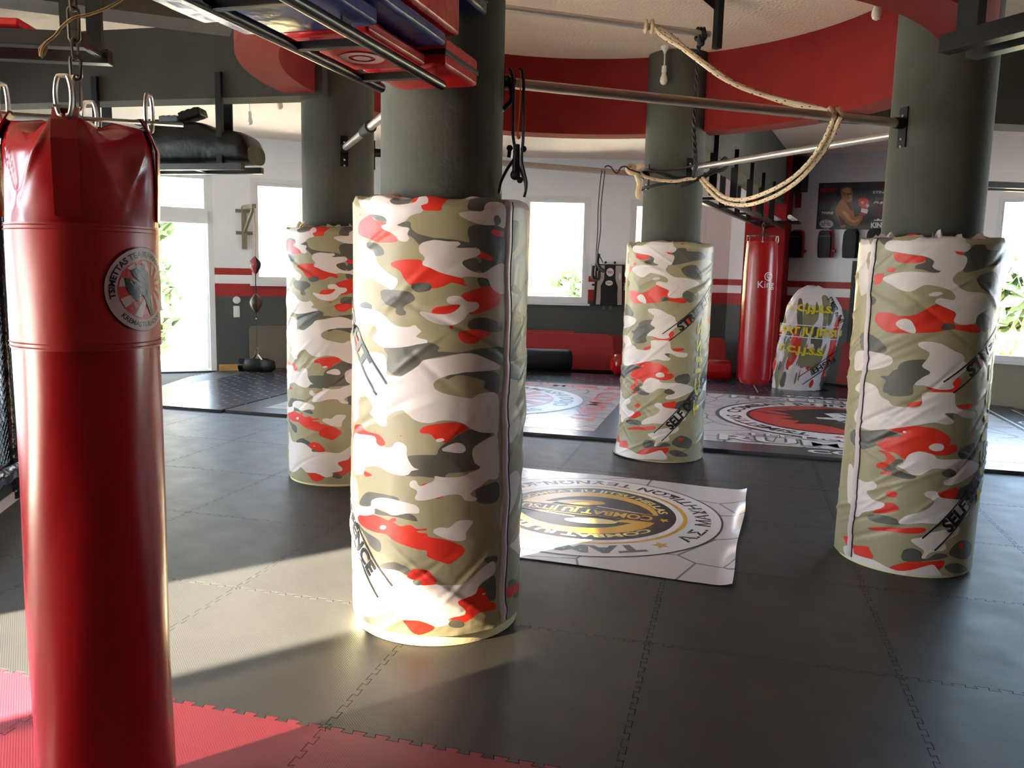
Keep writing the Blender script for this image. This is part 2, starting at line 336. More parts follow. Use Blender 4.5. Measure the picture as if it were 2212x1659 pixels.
# ------------------------------------------------------------------ room shell
OUT=[(-4.6,-3),(8.5,-3),(8.5,8.98),(5.9,10.74),(5.9,11.88),(3.6,14.07),(-.57,14.11),(-7.2,11.21),(-7.2,8.0),(-4.6,7.0)]
ZC=3.46; TH=.24
def wall(i,name,opens=(),m='wall',frames=()):
    A=Vector(OUT[i]);B=Vector(OUT[(i+1)%len(OUT)]); L=(B-A).length; e=(B-A)/L; o=Vector((e.y,-e.x))
    R=Matrix(((e.x,o.x,0),(e.y,o.y,0),(0,0,1))); mb=MB()
    ts=sorted({-.0,L,*[v for q in opens for v in q[:2]]})
    for t0,t1 in zip(ts,ts[1:]):
        zs=[(0-.05,ZC)]
        for q in opens:
            if q[0]<=t0+1e-6 and q[1]>=t1-1e-6:
                n=[]
                for a,b in zs:
                    if q[2]>a: n.append((a,min(b,q[2])))
                    if q[3]<b: n.append((max(a,q[3]),b))
                zs=n
        for a,b in zs:
            if b-a>.01:
                c=A+e*(t0+t1)/2+o*TH/2; mb.box((c.x,c.y,(a+b)/2),(t1-t0,TH,b-a),R)
    mb.build(name,m,kind='structure',smooth=False)
    for q in opens:
        p=A+e*q[0]+o*.2; r=A+e*q[1]+o*.2; portal(p,r,max(q[2],.02),q[3],(-o.x,-o.y))
    return A,e,o,R
def tpar(i,x):  # distance along wall i at world x
    A=Vector(OUT[i]);B=Vector(OUT[(i+1)%len(OUT)]); return (x-A.x)/(B.x-A.x)*(B-A).length
def window(idx,w,q,mull=(),glassm='glass',f=.06,sash=.05,kind='window'):
    A,e,o,R=w; root=thing(f'{kind}_{idx}',None,None,((A+e*(q[0]+q[1])/2).to_3d()+Vector((0,0,q[2]))),kind='structure')
    mb=MB(); off=.05; t0,t1,z0,z1=q
    def bx(a,b,c,d,dep=.07,m=0,mbx=mb,oo=off):
        cc=A+e*(a+b)/2+o*oo; mbx.box((cc.x,cc.y,(c+d)/2),(b-a,dep,d-c),R,m)
    for k,(fw_,dep) in enumerate(((f,.09),(f+sash,.06))):
        a=t0+ (f if k else 0); b=t1-(f if k else 0); c=z0+(f if k else 0); d=z1-(f if k else 0); s_=sash if k else f
        bx(a,a+s_,c,d,dep);bx(b-s_,b,c,d,dep);bx(a+s_,b-s_,c,c+s_,dep);bx(a+s_,b-s_,d-s_,d,dep)
    for t in mull: bx(t-.04,t+.04,z0+f,z1-f,.075)
    fr=mb.build('window_frame','pvc',root)
    g=MB(); bx(t0+f+sash,t1-f-sash,z0+f+sash,z1-f-sash,.006,0,g,off); g.build('glass_pane',glassm,root,smooth=False)
    if z0>.3:
        s_=MB(); cc=A+e*(t0+t1)/2-o*.02; s_.box((cc.x,cc.y,z0-.015),(t1-t0+.06,.09,.03),R); s_.build('window_sill','pvc',root)
    return root
# sunny side wall (left of the camera): tall clear opening and an added sun-dimming pane
qa=(7-1.94,7-.55,.06,2.92); qb=(7-.55,7+.5,.06,2.72)
qc=(.35,4.45,.35,2.72); w=wall(9,'wall_sunny_side',[qc,qa,qb]); window(11,w,qc,mull=(1.7,3.1),f=.03,sash=.02); window(5,w,qa,f=.03,sash=.02); window(6,w,qb,glassm='tint',f=.03,sash=.02)
wall(0,'wall_behind',(),'darkwall')
q2_=(8.6,11.6,.5,2.9); w=wall(1,'wall_east',[q2_],'darkwall'); window(10,w,q2_,mull=(10.,))  # window is an unseen addition, brightens the back wall and right side
q=(.35,2.95,.60,2.66); w=wall(2,'wall_right_side',[q],'wall_low'); window(4,w,q,f=.05,sash=.02)
wall(3,'wall_jog'); WR=wall(4,'wall_right')
L5=lambda x:tpar(5,x)
q2=(L5(1.25),L5(.13),1.07,2.85); q3=(L5(3.2),L5(1.91),1.07,2.82)
WB=wall(5,'wall_back',[q3,q2]); window(2,WB,q2); window(3,WB,q3)
L6=lambda x:tpar(6,x)
q1=(L6(-2.7),L6(-3.97),1.31,2.88); qd=(L6(-4.46),L6(-5.75),0,2.93)
WL=wall(6,'wall_left',[q1,qd]); window(1,WL,q1)
q=(.3,3.1,.3,2.56); w=wall(7,'wall_left_far',[q]); window(9,w,q)  # window added out of view to lift light at the back
q=(.3,2.4,.4,2.7); w=wall(8,'wall_left_return',[q]); window(12,w,q)  # another unseen window, put in for more daylight in the far half
MB().box((-13.6,2.3,5.1),(17.5,.3,10.6)).build('wall_sun_blocker','pave',kind='structure',smooth=False)  # added unseen wall, keeps direct sun out of the farther left windows
# door: fixed transom, frame, leaf swung outwards
A,e,o,R=WL; root=thing('door_1',None,None,((A+e*(qd[0]+qd[1])/2).to_3d()),kind='structure'); mb=MB()
def dbx(m_,a,b,c,d,dep=.07,off=.05):
    cc=A+e*(a+b)/2+o*off; m_.box((cc.x,cc.y,(c+d)/2),(b-a,dep,d-c),R)
t0,t1=qd[:2]
for a,b,c,d in ((t0,t0+.08,0,2.93),(t1-.08,t1,0,2.93),(t0,t1,2.86,2.93),(t0,t1,2.18,2.36)): dbx(mb,a,b,c,d,.1)
for a,b,c,d in ((t0+.08,t0+.12,2.36,2.86),(t1-.12,t1-.08,2.36,2.86),(t0+.1,t1-.1,2.36,2.40),(t0+.1,t1-.1,2.82,2.86)): dbx(mb,a,b,c,d,.07)
mb.build('door_frame','pvc',root)
mb=MB(); dbx(mb,t0+.12,t1-.12,2.40,2.82,.006); mb.build('glass_pane','glass',root,smooth=False)
mb=MB(); hx=A+e*(t0+.10)+o*.1; he=(o*.97+e*.24).normalized(); ho=Vector((he.y,-he.x))
def leaf(mbx,a,b,c,d,dep=.05): 
    cc=hx+he*(a+b)/2; mbx.box((cc.x,cc.y,(c+d)/2),(b-a,dep,d-c),Matrix(((he.x,ho.x,0),(he.y,ho.y,0),(0,0,1))))
for a,b,c,d in ((0,.1,.02,2.16),(.85,.95,.02,2.16),(.1,.85,.02,.16),(.1,.85,2.06,2.16)): leaf(mb,a,b,c,d)
dl=mb.build('door_leaf','pvc',root); mb=MB(); leaf(mb,.1,.85,.16,2.06,.006); mb.build('glass_pane','glass',dl,smooth=False)
mb=MB(); cc=A+e*(t0-.28)-o*.025; mb.box((cc.x,cc.y,.045),(.5,.05,.09),R); mb.build('baseboard_left','kerb',kind='structure')
# floor slab, ceilings
def slab(name,pts,z0,z1,m): MB().poly(pts,lambda x,y:Vector((x,y,z1)),0,0,lambda x,y:Vector((x,y,z0))).build(name,m,kind='structure',smooth=False)
ctr=Vector((.5,5.4)); grow=[tuple(ctr+(Vector(p)-ctr)*1.03) for p in OUT]
slab('floor',grow,-.12,-.025,'slab'); slab('ceiling',grow,ZC,ZC+.12,'ceil')
CC=Vector((.503,5.49)); RI,RO=1.96,2.2; ZB,ZI=2.79,3.42
mb=MB(); mb.lathe([(RI+.03,ZI),(RI+.03,ZC)],(CC.x,CC.y,0),96); mb.build('ceiling_inner','ceil',kind='structure')
bpy.data.objects['ceiling_inner'].name='ceiling'
mb=MB(); n=128
mb.lathe([(RI,ZC),(RI,ZB),(RO,ZB),(RO,ZC)],(CC.x,CC.y,0),n,cap=False); mb.build('ring_beam','redbeam',kind='structure',sharp=30)
COLS=[((-.330,3.729),.389,.265,1.885),((-1.322,6.278),.385,.262,1.875),((1.344,7.287),.372,.252,1.86),((2.298,4.661),.364,.254,1.82)]
for (cx,cy),rp,rs,zt in COLS:
    MB().lathe([(rs,-.02),(rs,ZI+.02)],(cx,cy,0),64).build('column','col',kind='structure')
def beam(p,d,L,w,z0,z1=ZC,m='beam',name='ceiling_beam'):
    p=Vector(p);d=Vector(d).normalized(); q=p+d*L
    MB().bar((p.x,p.y,(z0+z1)/2),(q.x,q.y,(z0+z1)/2),w,z1-z0).build(name,m,kind='structure',smooth=False)
D2=Vector((-.973,.23)); beam((-1.33,6.04),D2,6.1,.22,2.77,3.27)
D1=Vector((-.30,-.954)); beam((-.40,3.62),D1,6.9,.22,2.80)
D5=Vector((-.92,-.39)); beam((-1.50,4.51),D5,3.5,.24,2.80)
D3=Vector((.407,.9135)); P3=Vector((1.46,7.24)); beam(P3+D3*.05,D3,7.0,.24,2.68)
D4=Vector((.95,.12)).normalized(); beam((2.3,6.38),D4,5.6,.28,2.77)
# red pillar at the end of the far beam
pc=onp(1646,600,(3.85,12.75,0),(.407,.9135,0)); ang=math.atan2(D3.y,D3.x)
MB().box((pc.x+D3.x*.7,pc.y+D3.y*.7,1.74),(1.4,.60,3.52),rotz(ang)).build('wall_pillar','redpil',kind='structure',bevel=.01)
# ------------------------------------------------------------------ interlocking foam tiles
UV_A=math.atan2(-.255,.967); eu=Vector((math.cos(UV_A),math.sin(UV_A))); ev=Vector((-eu.y,eu.x))
def uvw(u,v,z=0.): p=eu*u+ev*v; return Vector((p.x,p.y,z))
T=1.02
def edge_profile(n=12,h=.021):
    pts=[]; p=T/n
    for k in range(n):
        a=k*p
        pts+= [(a+p*.06,-h/2) ,(a+p*.34,-h/2),(a+p*.24,h/2),(a+p*.80,h/2),(a+p*.70,-h/2),(a+p*.94,-h/2)] if False else [(a+p*.27,-h/2),(a+p*.19,h/2),(a+p*.81,h/2),(a+p*.73,-h/2)]
    return pts
EP=edge_profile()
def tile_outline(inset=.0012):
    # bottom (v=0) left->right, right (u=T) up, top back, left down ; tabs shared by translation
    pts=[(0,0)]+[(x,y) for x,y in EP]+[(T,0)]+[(T-y,x) for x,y in EP]+[(T,T)]+[(x,T+y) for x,y in EP[::-1]]+[(0,T)]+[(-y,x) for x,y in EP[::-1]]
    P=[Vector(p) for p in pts]; n=len(P); out=[]
    for i in range(n):
        a=(P[i]-P[i-1]).normalized(); b=(P[(i+1)%n]-P[i]).normalized(); na=Vector((-a.y,a.x)); nb=Vector((-b.y,b.x))
        m_=(na+nb); 
        if m_.length<1e-6: m_=na
        m_.normalize(); k=inset/max(.35,m_.dot(na)); out.append(tuple(P[i]+m_*k))
    return out
TO=tile_outline()
def tile_mesh(m):
    mb=MB(); mb.poly(TO,lambda x,y:Vector((x,y,0)),0,0,lambda x,y:Vector((x,y,-.024))); return mb
ob=tile_mesh(0); me_g=bpy.data.meshes.new('foam_tile'); me_g.from_pydata(ob.v,[],ob.f); me_g.materials.append(M['tile'])
me_r=me_g.copy(); me_r.materials.clear(); me_r.materials.append(M['tile_r'])
def inside(p,mg=0.):
    for i in range(len(OUT)):
        a=Vector(OUT[i]);b=Vector(OUT[(i+1)%len(OUT)]); e_=(b-a).normalized()
        if i in (2,3,8): continue
        if (p-a).dot(Vector((-e_.y,e_.x)))<mg: return False
    return True
U0,V0=-1.295,2.46
for i in range(-6,8):
    for j in range(-3,12):
        c=(eu*(U0+(i+.5)*T)+ev*(V0+(j+.5)*T))
        if not inside(c,.0): continue
        vis=abs(c.x)<.70*c.y+1.2 and c.y>1.2 
        if not vis: continue
        red=j<0
        if j>=6 and i>-5 and -.9+.6<U0+(i+.5)*T<3.0 : continue   # wholly under the big printed mats
        if j>=7 and -5.0<U0+(i+.5)*T<-1.3: continue
        cs=[eu*(U0+(i+a)*T)+ev*(V0+(j+b)*T) for a in (0,1) for b in (0,1)]
        me=me_r if red else me_g
        o=bpy.data.objects.new('foam_floor_tile',me); C.objects.link(o); o.location=uvw(U0+i*T,V0+j*T); o.rotation_euler=(0,0,UV_A)
        if not all(inside(Vector(k_),.03) for k_ in cs):
            me2=me.copy(); bm_=bmesh.new(); bm_.from_mesh(me2)
            mw=Matrix.Translation(o.location)@Matrix.Rotation(UV_A,4,'Z'); bm_.transform(mw)
            for k in range(len(OUT)):
                if k in (2,3,8): continue
                a=Vector(OUT[k]);b=Vector(OUT[(k+1)%len(OUT)]); e_=(b-a).normalized(); nin=Vector((-e_.y,e_.x,0))
                bmesh.ops.bisect_plane(bm_,geom=bm_.verts[:]+bm_.edges[:]+bm_.faces[:],plane_co=a.to_3d()+nin*.012,plane_no=nin,clear_inner=True)
            bm_.transform(mw.inverted()); bm_.to_mesh(me2); bm_.free(); o.data=me2
        if red: tag(o,'red interlocking foam tile in the row at the near edge of the floor','floor mat','red foam floor tiles')
        else: tag(o,'charcoal interlocking foam tile of the gym floor','floor mat','charcoal foam floor tiles')
# ------------------------------------------------------------------ outside: ground, neighbour building, bushes
MB().box((0,6,-.3),(120,120,.2)).build('outdoor_ground','pave',kind='structure')
root=thing('neighbour_building','cream building with tiled eaves across the yard behind the back windows','building',(-1,27,-.2))
MB().box((-1,29,1.7),(26,4,3.8)).build('building_wall','cream',root)
MB().box((-1,28.4,3.75),(27,6,.3)).build('roof','wood',root)
def bush(name,c,r,n,label,mat_='leaf',leafs=.16,cat='bush'):
    rnd=random.Random(int(c[0]*77+c[1])); mb=MB()
    for k in range(n):
        d=Vector((rnd.gauss(0,1),rnd.gauss(0,1),rnd.gauss(0,1))).normalized()*(rnd.random()**.4); p=Vector(c)+Vector((d.x*r[0],d.y*r[1],d.z*r[2]))
        if p.z<-.15: p.z=-.15+rnd.random()*.2
        a=Vector((rnd.gauss(0,1),rnd.gauss(0,1),rnd.gauss(0,1))).normalized(); b=a.orthogonal().normalized(); s_=leafs*(.6+.8*rnd.random())
        mb.add([p-a*s_,p-b*s_*.45,p+a*s_,p+b*s_*.45],[(0,1,2,3)])
    root=thing(name,label,cat,(c[0],c[1],-.2)); mb.build('foliage',mat_,root,smooth=False)
    MB().tube([(c[0],c[1],-.2),(c[0]+.05,c[1],c[2])],.06,6,rs=[.07,.03]).build('stem','wood',root)
bush('shrub',(-7.35,16.2,.9),(.75,.7,1.3),1300,'leafy green shrub outside the open door, its lower bush')
bush('palm_shrub',(-8.4,18.5,2.6),(.8,.6,.7),500,'yellow green palm fronds outside above the shrub by the door',leafs=.3)
bush('garden_plant',(1.55,18.5,.9),(.75,.5,.75),500,'broad leaved green plant behind the back window nearest the wall trainer',leafs=.26)
bush('hedge_tree',(17,24,1.25),(7,2.0,1.35),5200,'sunlit green tree mass beyond the window at the right edge',leafs=.35,cat='tree')
bush('tall_dry_grass',(14,18.5,.0),(6,3.5,.35),4500,'dry yellow grass below the tree beyond the right edge window',mat_='grass',leafs=.3,cat='grass')
# ------------------------------------------------------------------ camouflage sheets: blob outlines traced in the photo's plane, kept as signed-distance attributes
def TR(s,ox,oy): return lambda p:(p[0]/s+ox,p[1]/s+oy)
TA=TR(3.95,600,400);TB=TR(3.95,600,800);TC=TR(3.614,600,1200);TP=TR(3.393,1560,370);TQ=TR(3.022,1480,780)
def PL(t,s):
    out=[]
    for blob in s.split(';'):
        v=[float(a) for a in blob.replace(',',' ').split()]
        if len(v)>=6: out.append([t(p) for p in zip(v[::2],v[1::2])])
    return out
c1w=PL(TA,'''655 115,740 125,790 125,800 92,910 82,980 62,1060 32,1140 12,1145 36,1060 62,1000 100,950 130,1000 165,1100 160,1180 140,1200 95,1250 88,1280 110,1282 155,1240 166,1210 178,1250 225,1140 260,1090 310,1000 345,1060 358,1115 360,1130 372,1105 420,1130 455,1100 482,1045 475,1010 430,960 400,880 355,930 330,940 300,900 265,800 245,740 225,700 180;
655 640,675 520,685 480,740 465,765 490,755 510,830 590,850 660,930 740,1020 800,1015 850,975 895,940 880,880 840,800 800,715 785,690 805,672 900,665 980,690 1050,760 1052,830 1062,900 1100,960 1170,1030 1205,1120 1210,1170 1190,1190 1215,1228 1250,1195 1272,1165 1296,1260 1315,1290 1340,1180 1360,1050 1385,900 1385,840 1350,805 1310,840 1250,835 1210,780 1180,740 1195,690 1215,655 1190;
1210 510,1250 485,1340 468,1450 480,1545 482,1560 510,1520 525,1475 530,1500 545,1600 535,1700 540,1735 575,1700 605,1620 630,1570 655,1590 690,1650 730,1750 750,1850 690,1940 680,1940 920,1850 900,1810 850,1790 800,1700 785,1600 780,1560 790,1400 750,1300 705,1232 680,1235 655,1260 620,1210 570;
1535 245,1640 222,1755 222,1765 170,1830 142,1940 170,1940 360,1870 342,1760 340,1650 310;
1440 965,1490 945,1560 950,1610 990,1700 1000,1715 1040,1680 1070,1620 1095,1580 1150,1500 1190,1400 1190,1300 1160,1205 1090,1225 1072,1320 1095,1430 1100,1500 1080,1560 1030,1555 1015,1500 1020,1450 1005;
655 1580,700 1500,770 1430,860 1430,910 1460,925 1560,920 1610,1000 1630,1060 1628,1200 1540,1250 1492,1400 1470,1560 1435,1680 1440,1780 1480,1900 1540,1890 1570,1700 1590,1560 1600,1460 1640,1330 1710,1400 1770,1560 1805,1660 1815,1720 1780,1880 1790,1880 2100,1830 2110,1740 2110,1640 2075,1550 2020,1400 2005,1300 2030,1180 2010,1100 1950,1050 1920,930 1970,920 2055,860 2050,800 1990,770 1960,700 1980,655 2000''')
c1w+=PL(TB,'''655 560,700 545,800 560,830 590,830 620,870 650,960 660,1000 615,1060 620,1100 660,1100 730,1150 820,1215 840,1180 855,1130 860,1120 890,1050 900,960 880,880 840,830 820,740 830,720 885,655 860;
1135 945,1180 940,1210 990,1290 960,1340 940,1330 895,1400 910,1550 910,1620 900,1730 985,1690 1010,1640 1060,1700 1090,1690 1115,1600 1110,1560 1065,1480 1060,1400 1075,1250 1110,1165 1100,1190 1050,1180 1020,1125 990;
655 1060,690 1150,790 1160,790 1115,850 1090,950 1095,1100 1130,1190 1160,1205 1220,1100 1220,980 1240,900 1200,820 1175,820 1220,760 1240,690 1235,655 1240;
1330 1360,1390 1340,1460 1345,1540 1285,1660 1280,1660 1310,1610 1380,1600 1450,1500 1455,1400 1425,1330 1390;
1390 680,1450 640,1530 615,1590 640,1600 690,1550 705,1460 695;1340 590,1400 575,1432 588,1400 608,1350 608;860 1345,890 1322,930 1335,900 1362;
1660 700,1690 640,1830 560,1880 600,1880 900,1800 930,1700 990,1600 900,1700 850,1740 830,1680 790''')
c1w+=PL(TC,'''640 -60,700 60,800 100,900 110,980 150,1060 200,1120 235,1250 230,1400 235,1480 200,1600 90,1680 40,1685 130,1600 200,1560 250,1540 300,1420 350,1410 380,1465 430,1440 470,1330 495,1350 530,1300 555,1230 560,1130 520,1060 510,960 500,880 430,850 440,760 480,640 400;1075 155,1090 145,1108 150,1090 165;1585 300,1600 288,1622 295,1600 308''')
c1w+=PL(TA,'''1975 140,2060 120,2140 160,2150 400,2120 900,2120 1120,2020 1060,1960 1100,1950 900,1960 600,1972 300;1960 1680,2010 1600,2060 1750,2000 1900,1950 1850;2060 1350,2120 1280,2120 1450,2070 1480''')+PL(TB,'''1920 380,2010 280,2070 400,2030 560,1960 620;1930 1000,2010 860,2060 900,2040 1060,1940 1300,1925 1490,2060 1380,2080 1150,2090 1100,2100 1500,2050 1560,1900 1400''')
c1wx=PL(TB,'''1325 120,1400 60,1520 30,1700 50,1770 90,1720 150,1660 232,1560 225,1420 190;690 400,690 290,695 210,720 198,750 220,795 290,795 340,770 380,800 400,720 402''')
c1r=PL(TA,'''1130 130,1300 70,1490 90,1440 130,1400 180,1395 220,1330 215,1250 215,1200 170;680 330,720 290,800 250,820 290,930 320,940 350,880 360,960 400,1030 480,880 490,820 470,700 430,675 400;
970 660,1080 635,1230 640,1240 680,1400 740,1580 800,1590 840,1640 850,1600 865,1560 850,1480 830,1420 860,1320 880,1140 850,1080 800,1050 740,1010 710,970 690;1310 1090,1350 1040,1430 1030,1500 1020,1560 1015,1500 1090,1430 1105;
1560 950,1620 910,1800 860,1905 930,1905 1010,1750 1080,1620 1095;1535 1260,1600 1240,1700 1230,1800 1250,1830 1270,1760 1300,1680 1350,1600 1350,1550 1310;1450 1215,1475 1195,1510 1210,1490 1230;
1680 530,1750 570,1860 635,1780 640,1700 600;1810 390,1870 380,1930 400,1920 440,1850 430;655 1280,690 1300,700 1380,690 1420,655 1400;685 240,700 235,706 252,690 258''')
c1r+=PL(TB,'''655 480,700 465,750 520,850 550,910 620,890 645,840 640,800 570,655 600;1210 520,1250 480,1400 450,1550 445,1640 490,1560 530,1500 570,1440 615,1350 590,1300 540,1230 540;730 860,795 890,790 905,740 905;1210 985,1280 960,1320 960,1260 1000;1310 1085,1420 1060,1400 1090,1340 1095;
690 1240,800 1230,960 1290,1040 1330,1130 1320,1180 1350,1270 1345,1280 1365,1190 1375,1150 1390,1290 1395,1270 1420,1400 1440,1530 1480,1600 1540,1480 1650,1400 1640,1270 1590,1280 1540,1200 1530,1000 1460,920 1400,820 1380,720 1330,685 1280;955 1270,990 1258,1020 1275,990 1290;1025 555,1045 545,1070 557,1045 570;708 240,715 222,728 240,718 250''')
c1r+=PL(TC,'''1010 150,1060 105,1150 115,1200 150,1245 220,1130 235,1060 195,1020 180;1410 380,1420 350,1530 300,1560 255,1600 250,1640 340,1690 370,1690 420,1580 440,1470 520,1420 520,1340 500,1460 460,1460 420;975 500,1100 515,1225 560,1200 595,1110 625,1050 605,1010 560;1760 260,1800 240,1880 210,1890 260,1800 320,1750 330''')
c1d=PL(TA,'''655 70,900 60,1140 -5,1300 0,1500 20,1650 40,1600 70,1490 92,1300 75,1190 100,1130 140,1100 165,990 165,940 125,1050 60,800 100,660 118;1000 340,1060 322,1130 310,1145 370,1200 415,1330 445,1500 465,1620 490,1680 530,1600 540,1480 530,1340 470,1250 500,1210 510,1150 445,1100 420,1120 370;
1570 655,1620 635,1690 625,1720 690,1700 740,1640 725,1590 700;760 495,830 490,880 520,910 560,905 595,835 605,820 560,760 515;790 255,870 250,930 290,925 312,860 300;690 1030,710 1005,760 1000,810 1030,810 1055,740 1050;
880 910,920 890,1100 905,1165 945,1165 985,1080 1030,1070 1060,1100 1085,1080 1110,1030 1110,1000 1085,1005 1050,920 1010,885 960;900 1385,1100 1380,1290 1340,1385 1390,1300 1440,1390 1420,1560 1420,1760 1390,1940 1390,1940 1540,1780 1480,1560 1440,1250 1490,1200 1540,1060 1630,950 1600,920 1550,930 1450;
1650 345,1940 380,1940 680,1850 690,1750 745,1720 700,1740 640,1720 600,1735 560,1640 480;1700 790,1800 790,1820 850,1850 900,1740 880;1940 80,1700 80,1620 200,1760 220,1765 170,1830 142,1940 165;1640 1230,1900 1250,1900 1180,1760 1130,1640 1150''')
c1d+=PL(TB,'''1420 60,1500 25,1620 10,1880 20,1880 200,1760 150,1760 90,1560 40,1450 75;1100 735,1240 720,1390 720,1360 700,1400 640,1480 590,1640 500,1760 530,1830 545,1750 600,1670 650,1655 720,1690 800,1740 830,1600 865,1440 880,1420 915,1200 905,1060 905,1140 870,1130 790;
695 1140,745 1045,850 1050,1000 1080,1050 1115,880 1090,790 1115,780 1160;820 1180,900 1210,1000 1235,1130 1225,1200 1280,1190 1290,1100 1275,990 1250,820 1225;680 1290,740 1370,860 1450,880 1530,850 1550,780 1490,740 1410,690 1330;1700 1010,1870 950,1880 1090,1800 1140,1700 1120,1690 1060''')
c1d+=PL(TC,'''790 75,900 50,980 80,1030 110,1055 155,1010 155,940 120,830 110;1560 255,1640 180,1690 160,1690 340,1620 330;1600 20,1700 0,1700 40,1640 60;1790 200,1850 190,1880 300,1840 330,1800 260''')
c1t=PL(TA,'''1975 340,2040 300,2065 340,2060 500,2010 580,1965 560;2000 870,2040 850,2090 930,2020 920;1950 1120,2010 1080,2080 1180,2090 1400,2020 1500,1950 1440;1960 1560,2080 1500,2110 1620,2010 1660;1140 850,1200 832,1290 835,1318 870,1290 900,1200 915,1150 890;1845 270,1880 255,1905 290,1900 330,1860 345,1845 310''')+PL(TC,'''1040 210,1080 195,1130 212,1110 235,1070 232;1330 545,1360 510,1430 510,1465 540,1430 565,1370 565''')
c4w=PL(TP,'''1010 520,1060 500,1110 570,1125 580,1080 590,1065 620,1065 720,1110 715,1110 800,1060 880,1040 900,1005 880;1200 530,1240 505,1380 508,1480 470,1640 440,1780 440,1800 520,1820 530,1830 560,1790 590,1690 585,1740 610,1800 630,1790 690,1740 740,1600 730,1540 700,1555 660,1490 625,1400 610,1290 595,1200 570;
1175 790,1240 755,1380 735,1560 745,1720 740,1690 790,1730 840,1800 880,1900 890,1990 920,2010 960,1960 1000,1870 1060,1860 1110,1770 1125,1700 1100,1720 1040,1640 1000,1560 960,1600 930,1690 945,1715 930,1700 890,1640 860,1560 840,1480 835,1390 880,1310 870,1240 830;1505 910,1560 885,1625 890,1580 915;
1275 1110,1330 1080,1390 1100,1420 1185,1340 1170,1290 1140;1440 1255,1530 1250,1620 1270,1690 1310,1770 1350,1780 1400,1830 1420,1760 1480,1690 1550,1700 1590,1590 1600,1480 1570,1405 1565,1470 1510,1530 1475,1465 1430,1500 1380,1520 1330,1450 1290;
975 1330,1060 1315,1180 1340,1250 1370,1230 1420,1130 1450,1010 1460,960 1450;1115 660,1128 645,1135 680,1120 690''')
c4w+=PL(TQ,'''1105 180,1150 135,1240 160,1280 230,1330 260,1360 290,1500 305,1545 280,1545 230,1560 205,1750 205,1760 240,1780 310,1900 330,1890 370,1820 370,1760 340,1690 345,1760 395,1700 415,1620 400,1500 420,1300 445,1200 450,1130 420,1100 360,1130 300,1165 250,1160 220;
1365 685,1420 670,1460 610,1530 590,1620 610,1660 640,1830 640,1910 665,1930 690,1880 740,1780 800,1700 810,1690 780,1770 740,1720 710,1620 700,1540 740,1480 740,1420 700;1585 560,1630 535,1680 545,1680 580,1620 585;1410 460,1430 455,1450 465,1430 472;
1390 1055,1440 1010,1540 980,1600 950,1620 910,1565 880,1570 850,1640 850,1670 890,1830 915,1850 1000,1780 1040,1740 1060,1600 1060,1540 1055,1450 1065;1470 1165,1540 1150,1600 1120,1700 1100,1790 1080,1780 1130,1700 1180,1700 1230,1600 1250,1560 1290,1540 1280,1560 1240,1520 1210;
1065 690,1090 680,1110 750,1170 790,1220 785,1250 810,1230 840,1180 850,1215 900,1300 930,1280 960,1200 980,1150 990,1130 1015,1100 1010,1090 940,1060 900;1030 1210,1090 1220,1100 1260,1230 1300,1330 1350,1430 1370,1600 1330,1640 1350,1670 1420,1500 1420,1300 1400,1150 1350,1060 1300''')
c4r=PL(TP,'''1260 600,1290 593,1400 615,1490 625,1480 660,1420 672,1300 668,1265 640;1210 720,1240 705,1280 715,1250 740,1215 735;1075 780,1130 755,1190 750,1180 790,1150 825,1110 830,1120 800;1125 1070,1150 1035,1250 1040,1300 1060,1400 1055,1480 1020,1570 975,1640 1000,1720 1045,1700 1110,1750 1130,1860 1125,1900 1170,1850 1185,1700 1160,1560 1180,1400 1185,1220 1180,1130 1110;
1880 480,1925 480,1920 495,1885 500;1690 590,1760 585,1775 612,1730 612;1480 1570,1600 1600,1690 1590,1690 1520,1750 1520,1740 1570,1700 1620,1560 1620;1855 1400,1900 1330,1930 1380,1900 1440''')
c4r+=PL(TQ,'''1300 430,1480 420,1560 430,1630 440,1720 490,1730 530,1690 550,1760 545,1775 580,1720 610,1650 615,1530 585,1460 620,1430 640,1370 600,1330 590,1240 540,1300 520,1290 505,1410 490,1400 470;1230 575,1300 590,1360 620,1370 650,1330 670,1310 700,1250 695,1250 670,1310 650,1300 610;1270 725,1340 720,1350 740,1280 740;
1305 870,1340 845,1385 860,1380 885,1340 890;1290 930,1350 925,1390 950,1390 975,1300 995,1210 990,1270 960;1175 1090,1300 1085,1400 1090,1500 1085,1570 1090,1560 1115,1480 1125,1350 1115,1220 1105;1030 1150,1060 1150,1090 1200,1180 1210,1205 1240,1225 1290,1130 1270,1080 1240;
1325 1350,1450 1310,1560 1310,1680 1300,1690 1330,1650 1365,1620 1330,1580 1340,1430 1370;1650 860,1780 825,1760 900,1680 900;1770 290,1870 280,1880 300,1820 315;1435 290,1540 260,1550 280,1490 300;1780 1200,1810 1190,1815 1220,1790 1225''')
c4d=PL(TP,'''1075 510,1120 480,1250 480,1240 500,1190 540,1140 500;1420 690,1490 665,1490 620,1560 655,1540 700,1600 730,1715 740,1700 748,1560 745,1470 720,1415 715;1830 560,1850 540,1930 540,1950 575,2050 590,2060 660,1960 700,1830 735,1770 735,1790 690,1800 625,1740 610,1780 600;1080 910,1130 930,1120 970,1070 990;
1040 1180,1120 1210,1200 1280,1190 1330,1060 1320,1010 1290,1010 1200;1160 1500,1290 1500,1290 1430,1350 1390,1500 1380,1460 1430,1530 1475,1470 1520,1400 1570,1390 1640,1220 1640,1240 1560;1900 1040,1950 1060,1980 1120,1930 1180,1880 1140,1860 1100;1870 780,2000 740,2030 900,1930 880''')
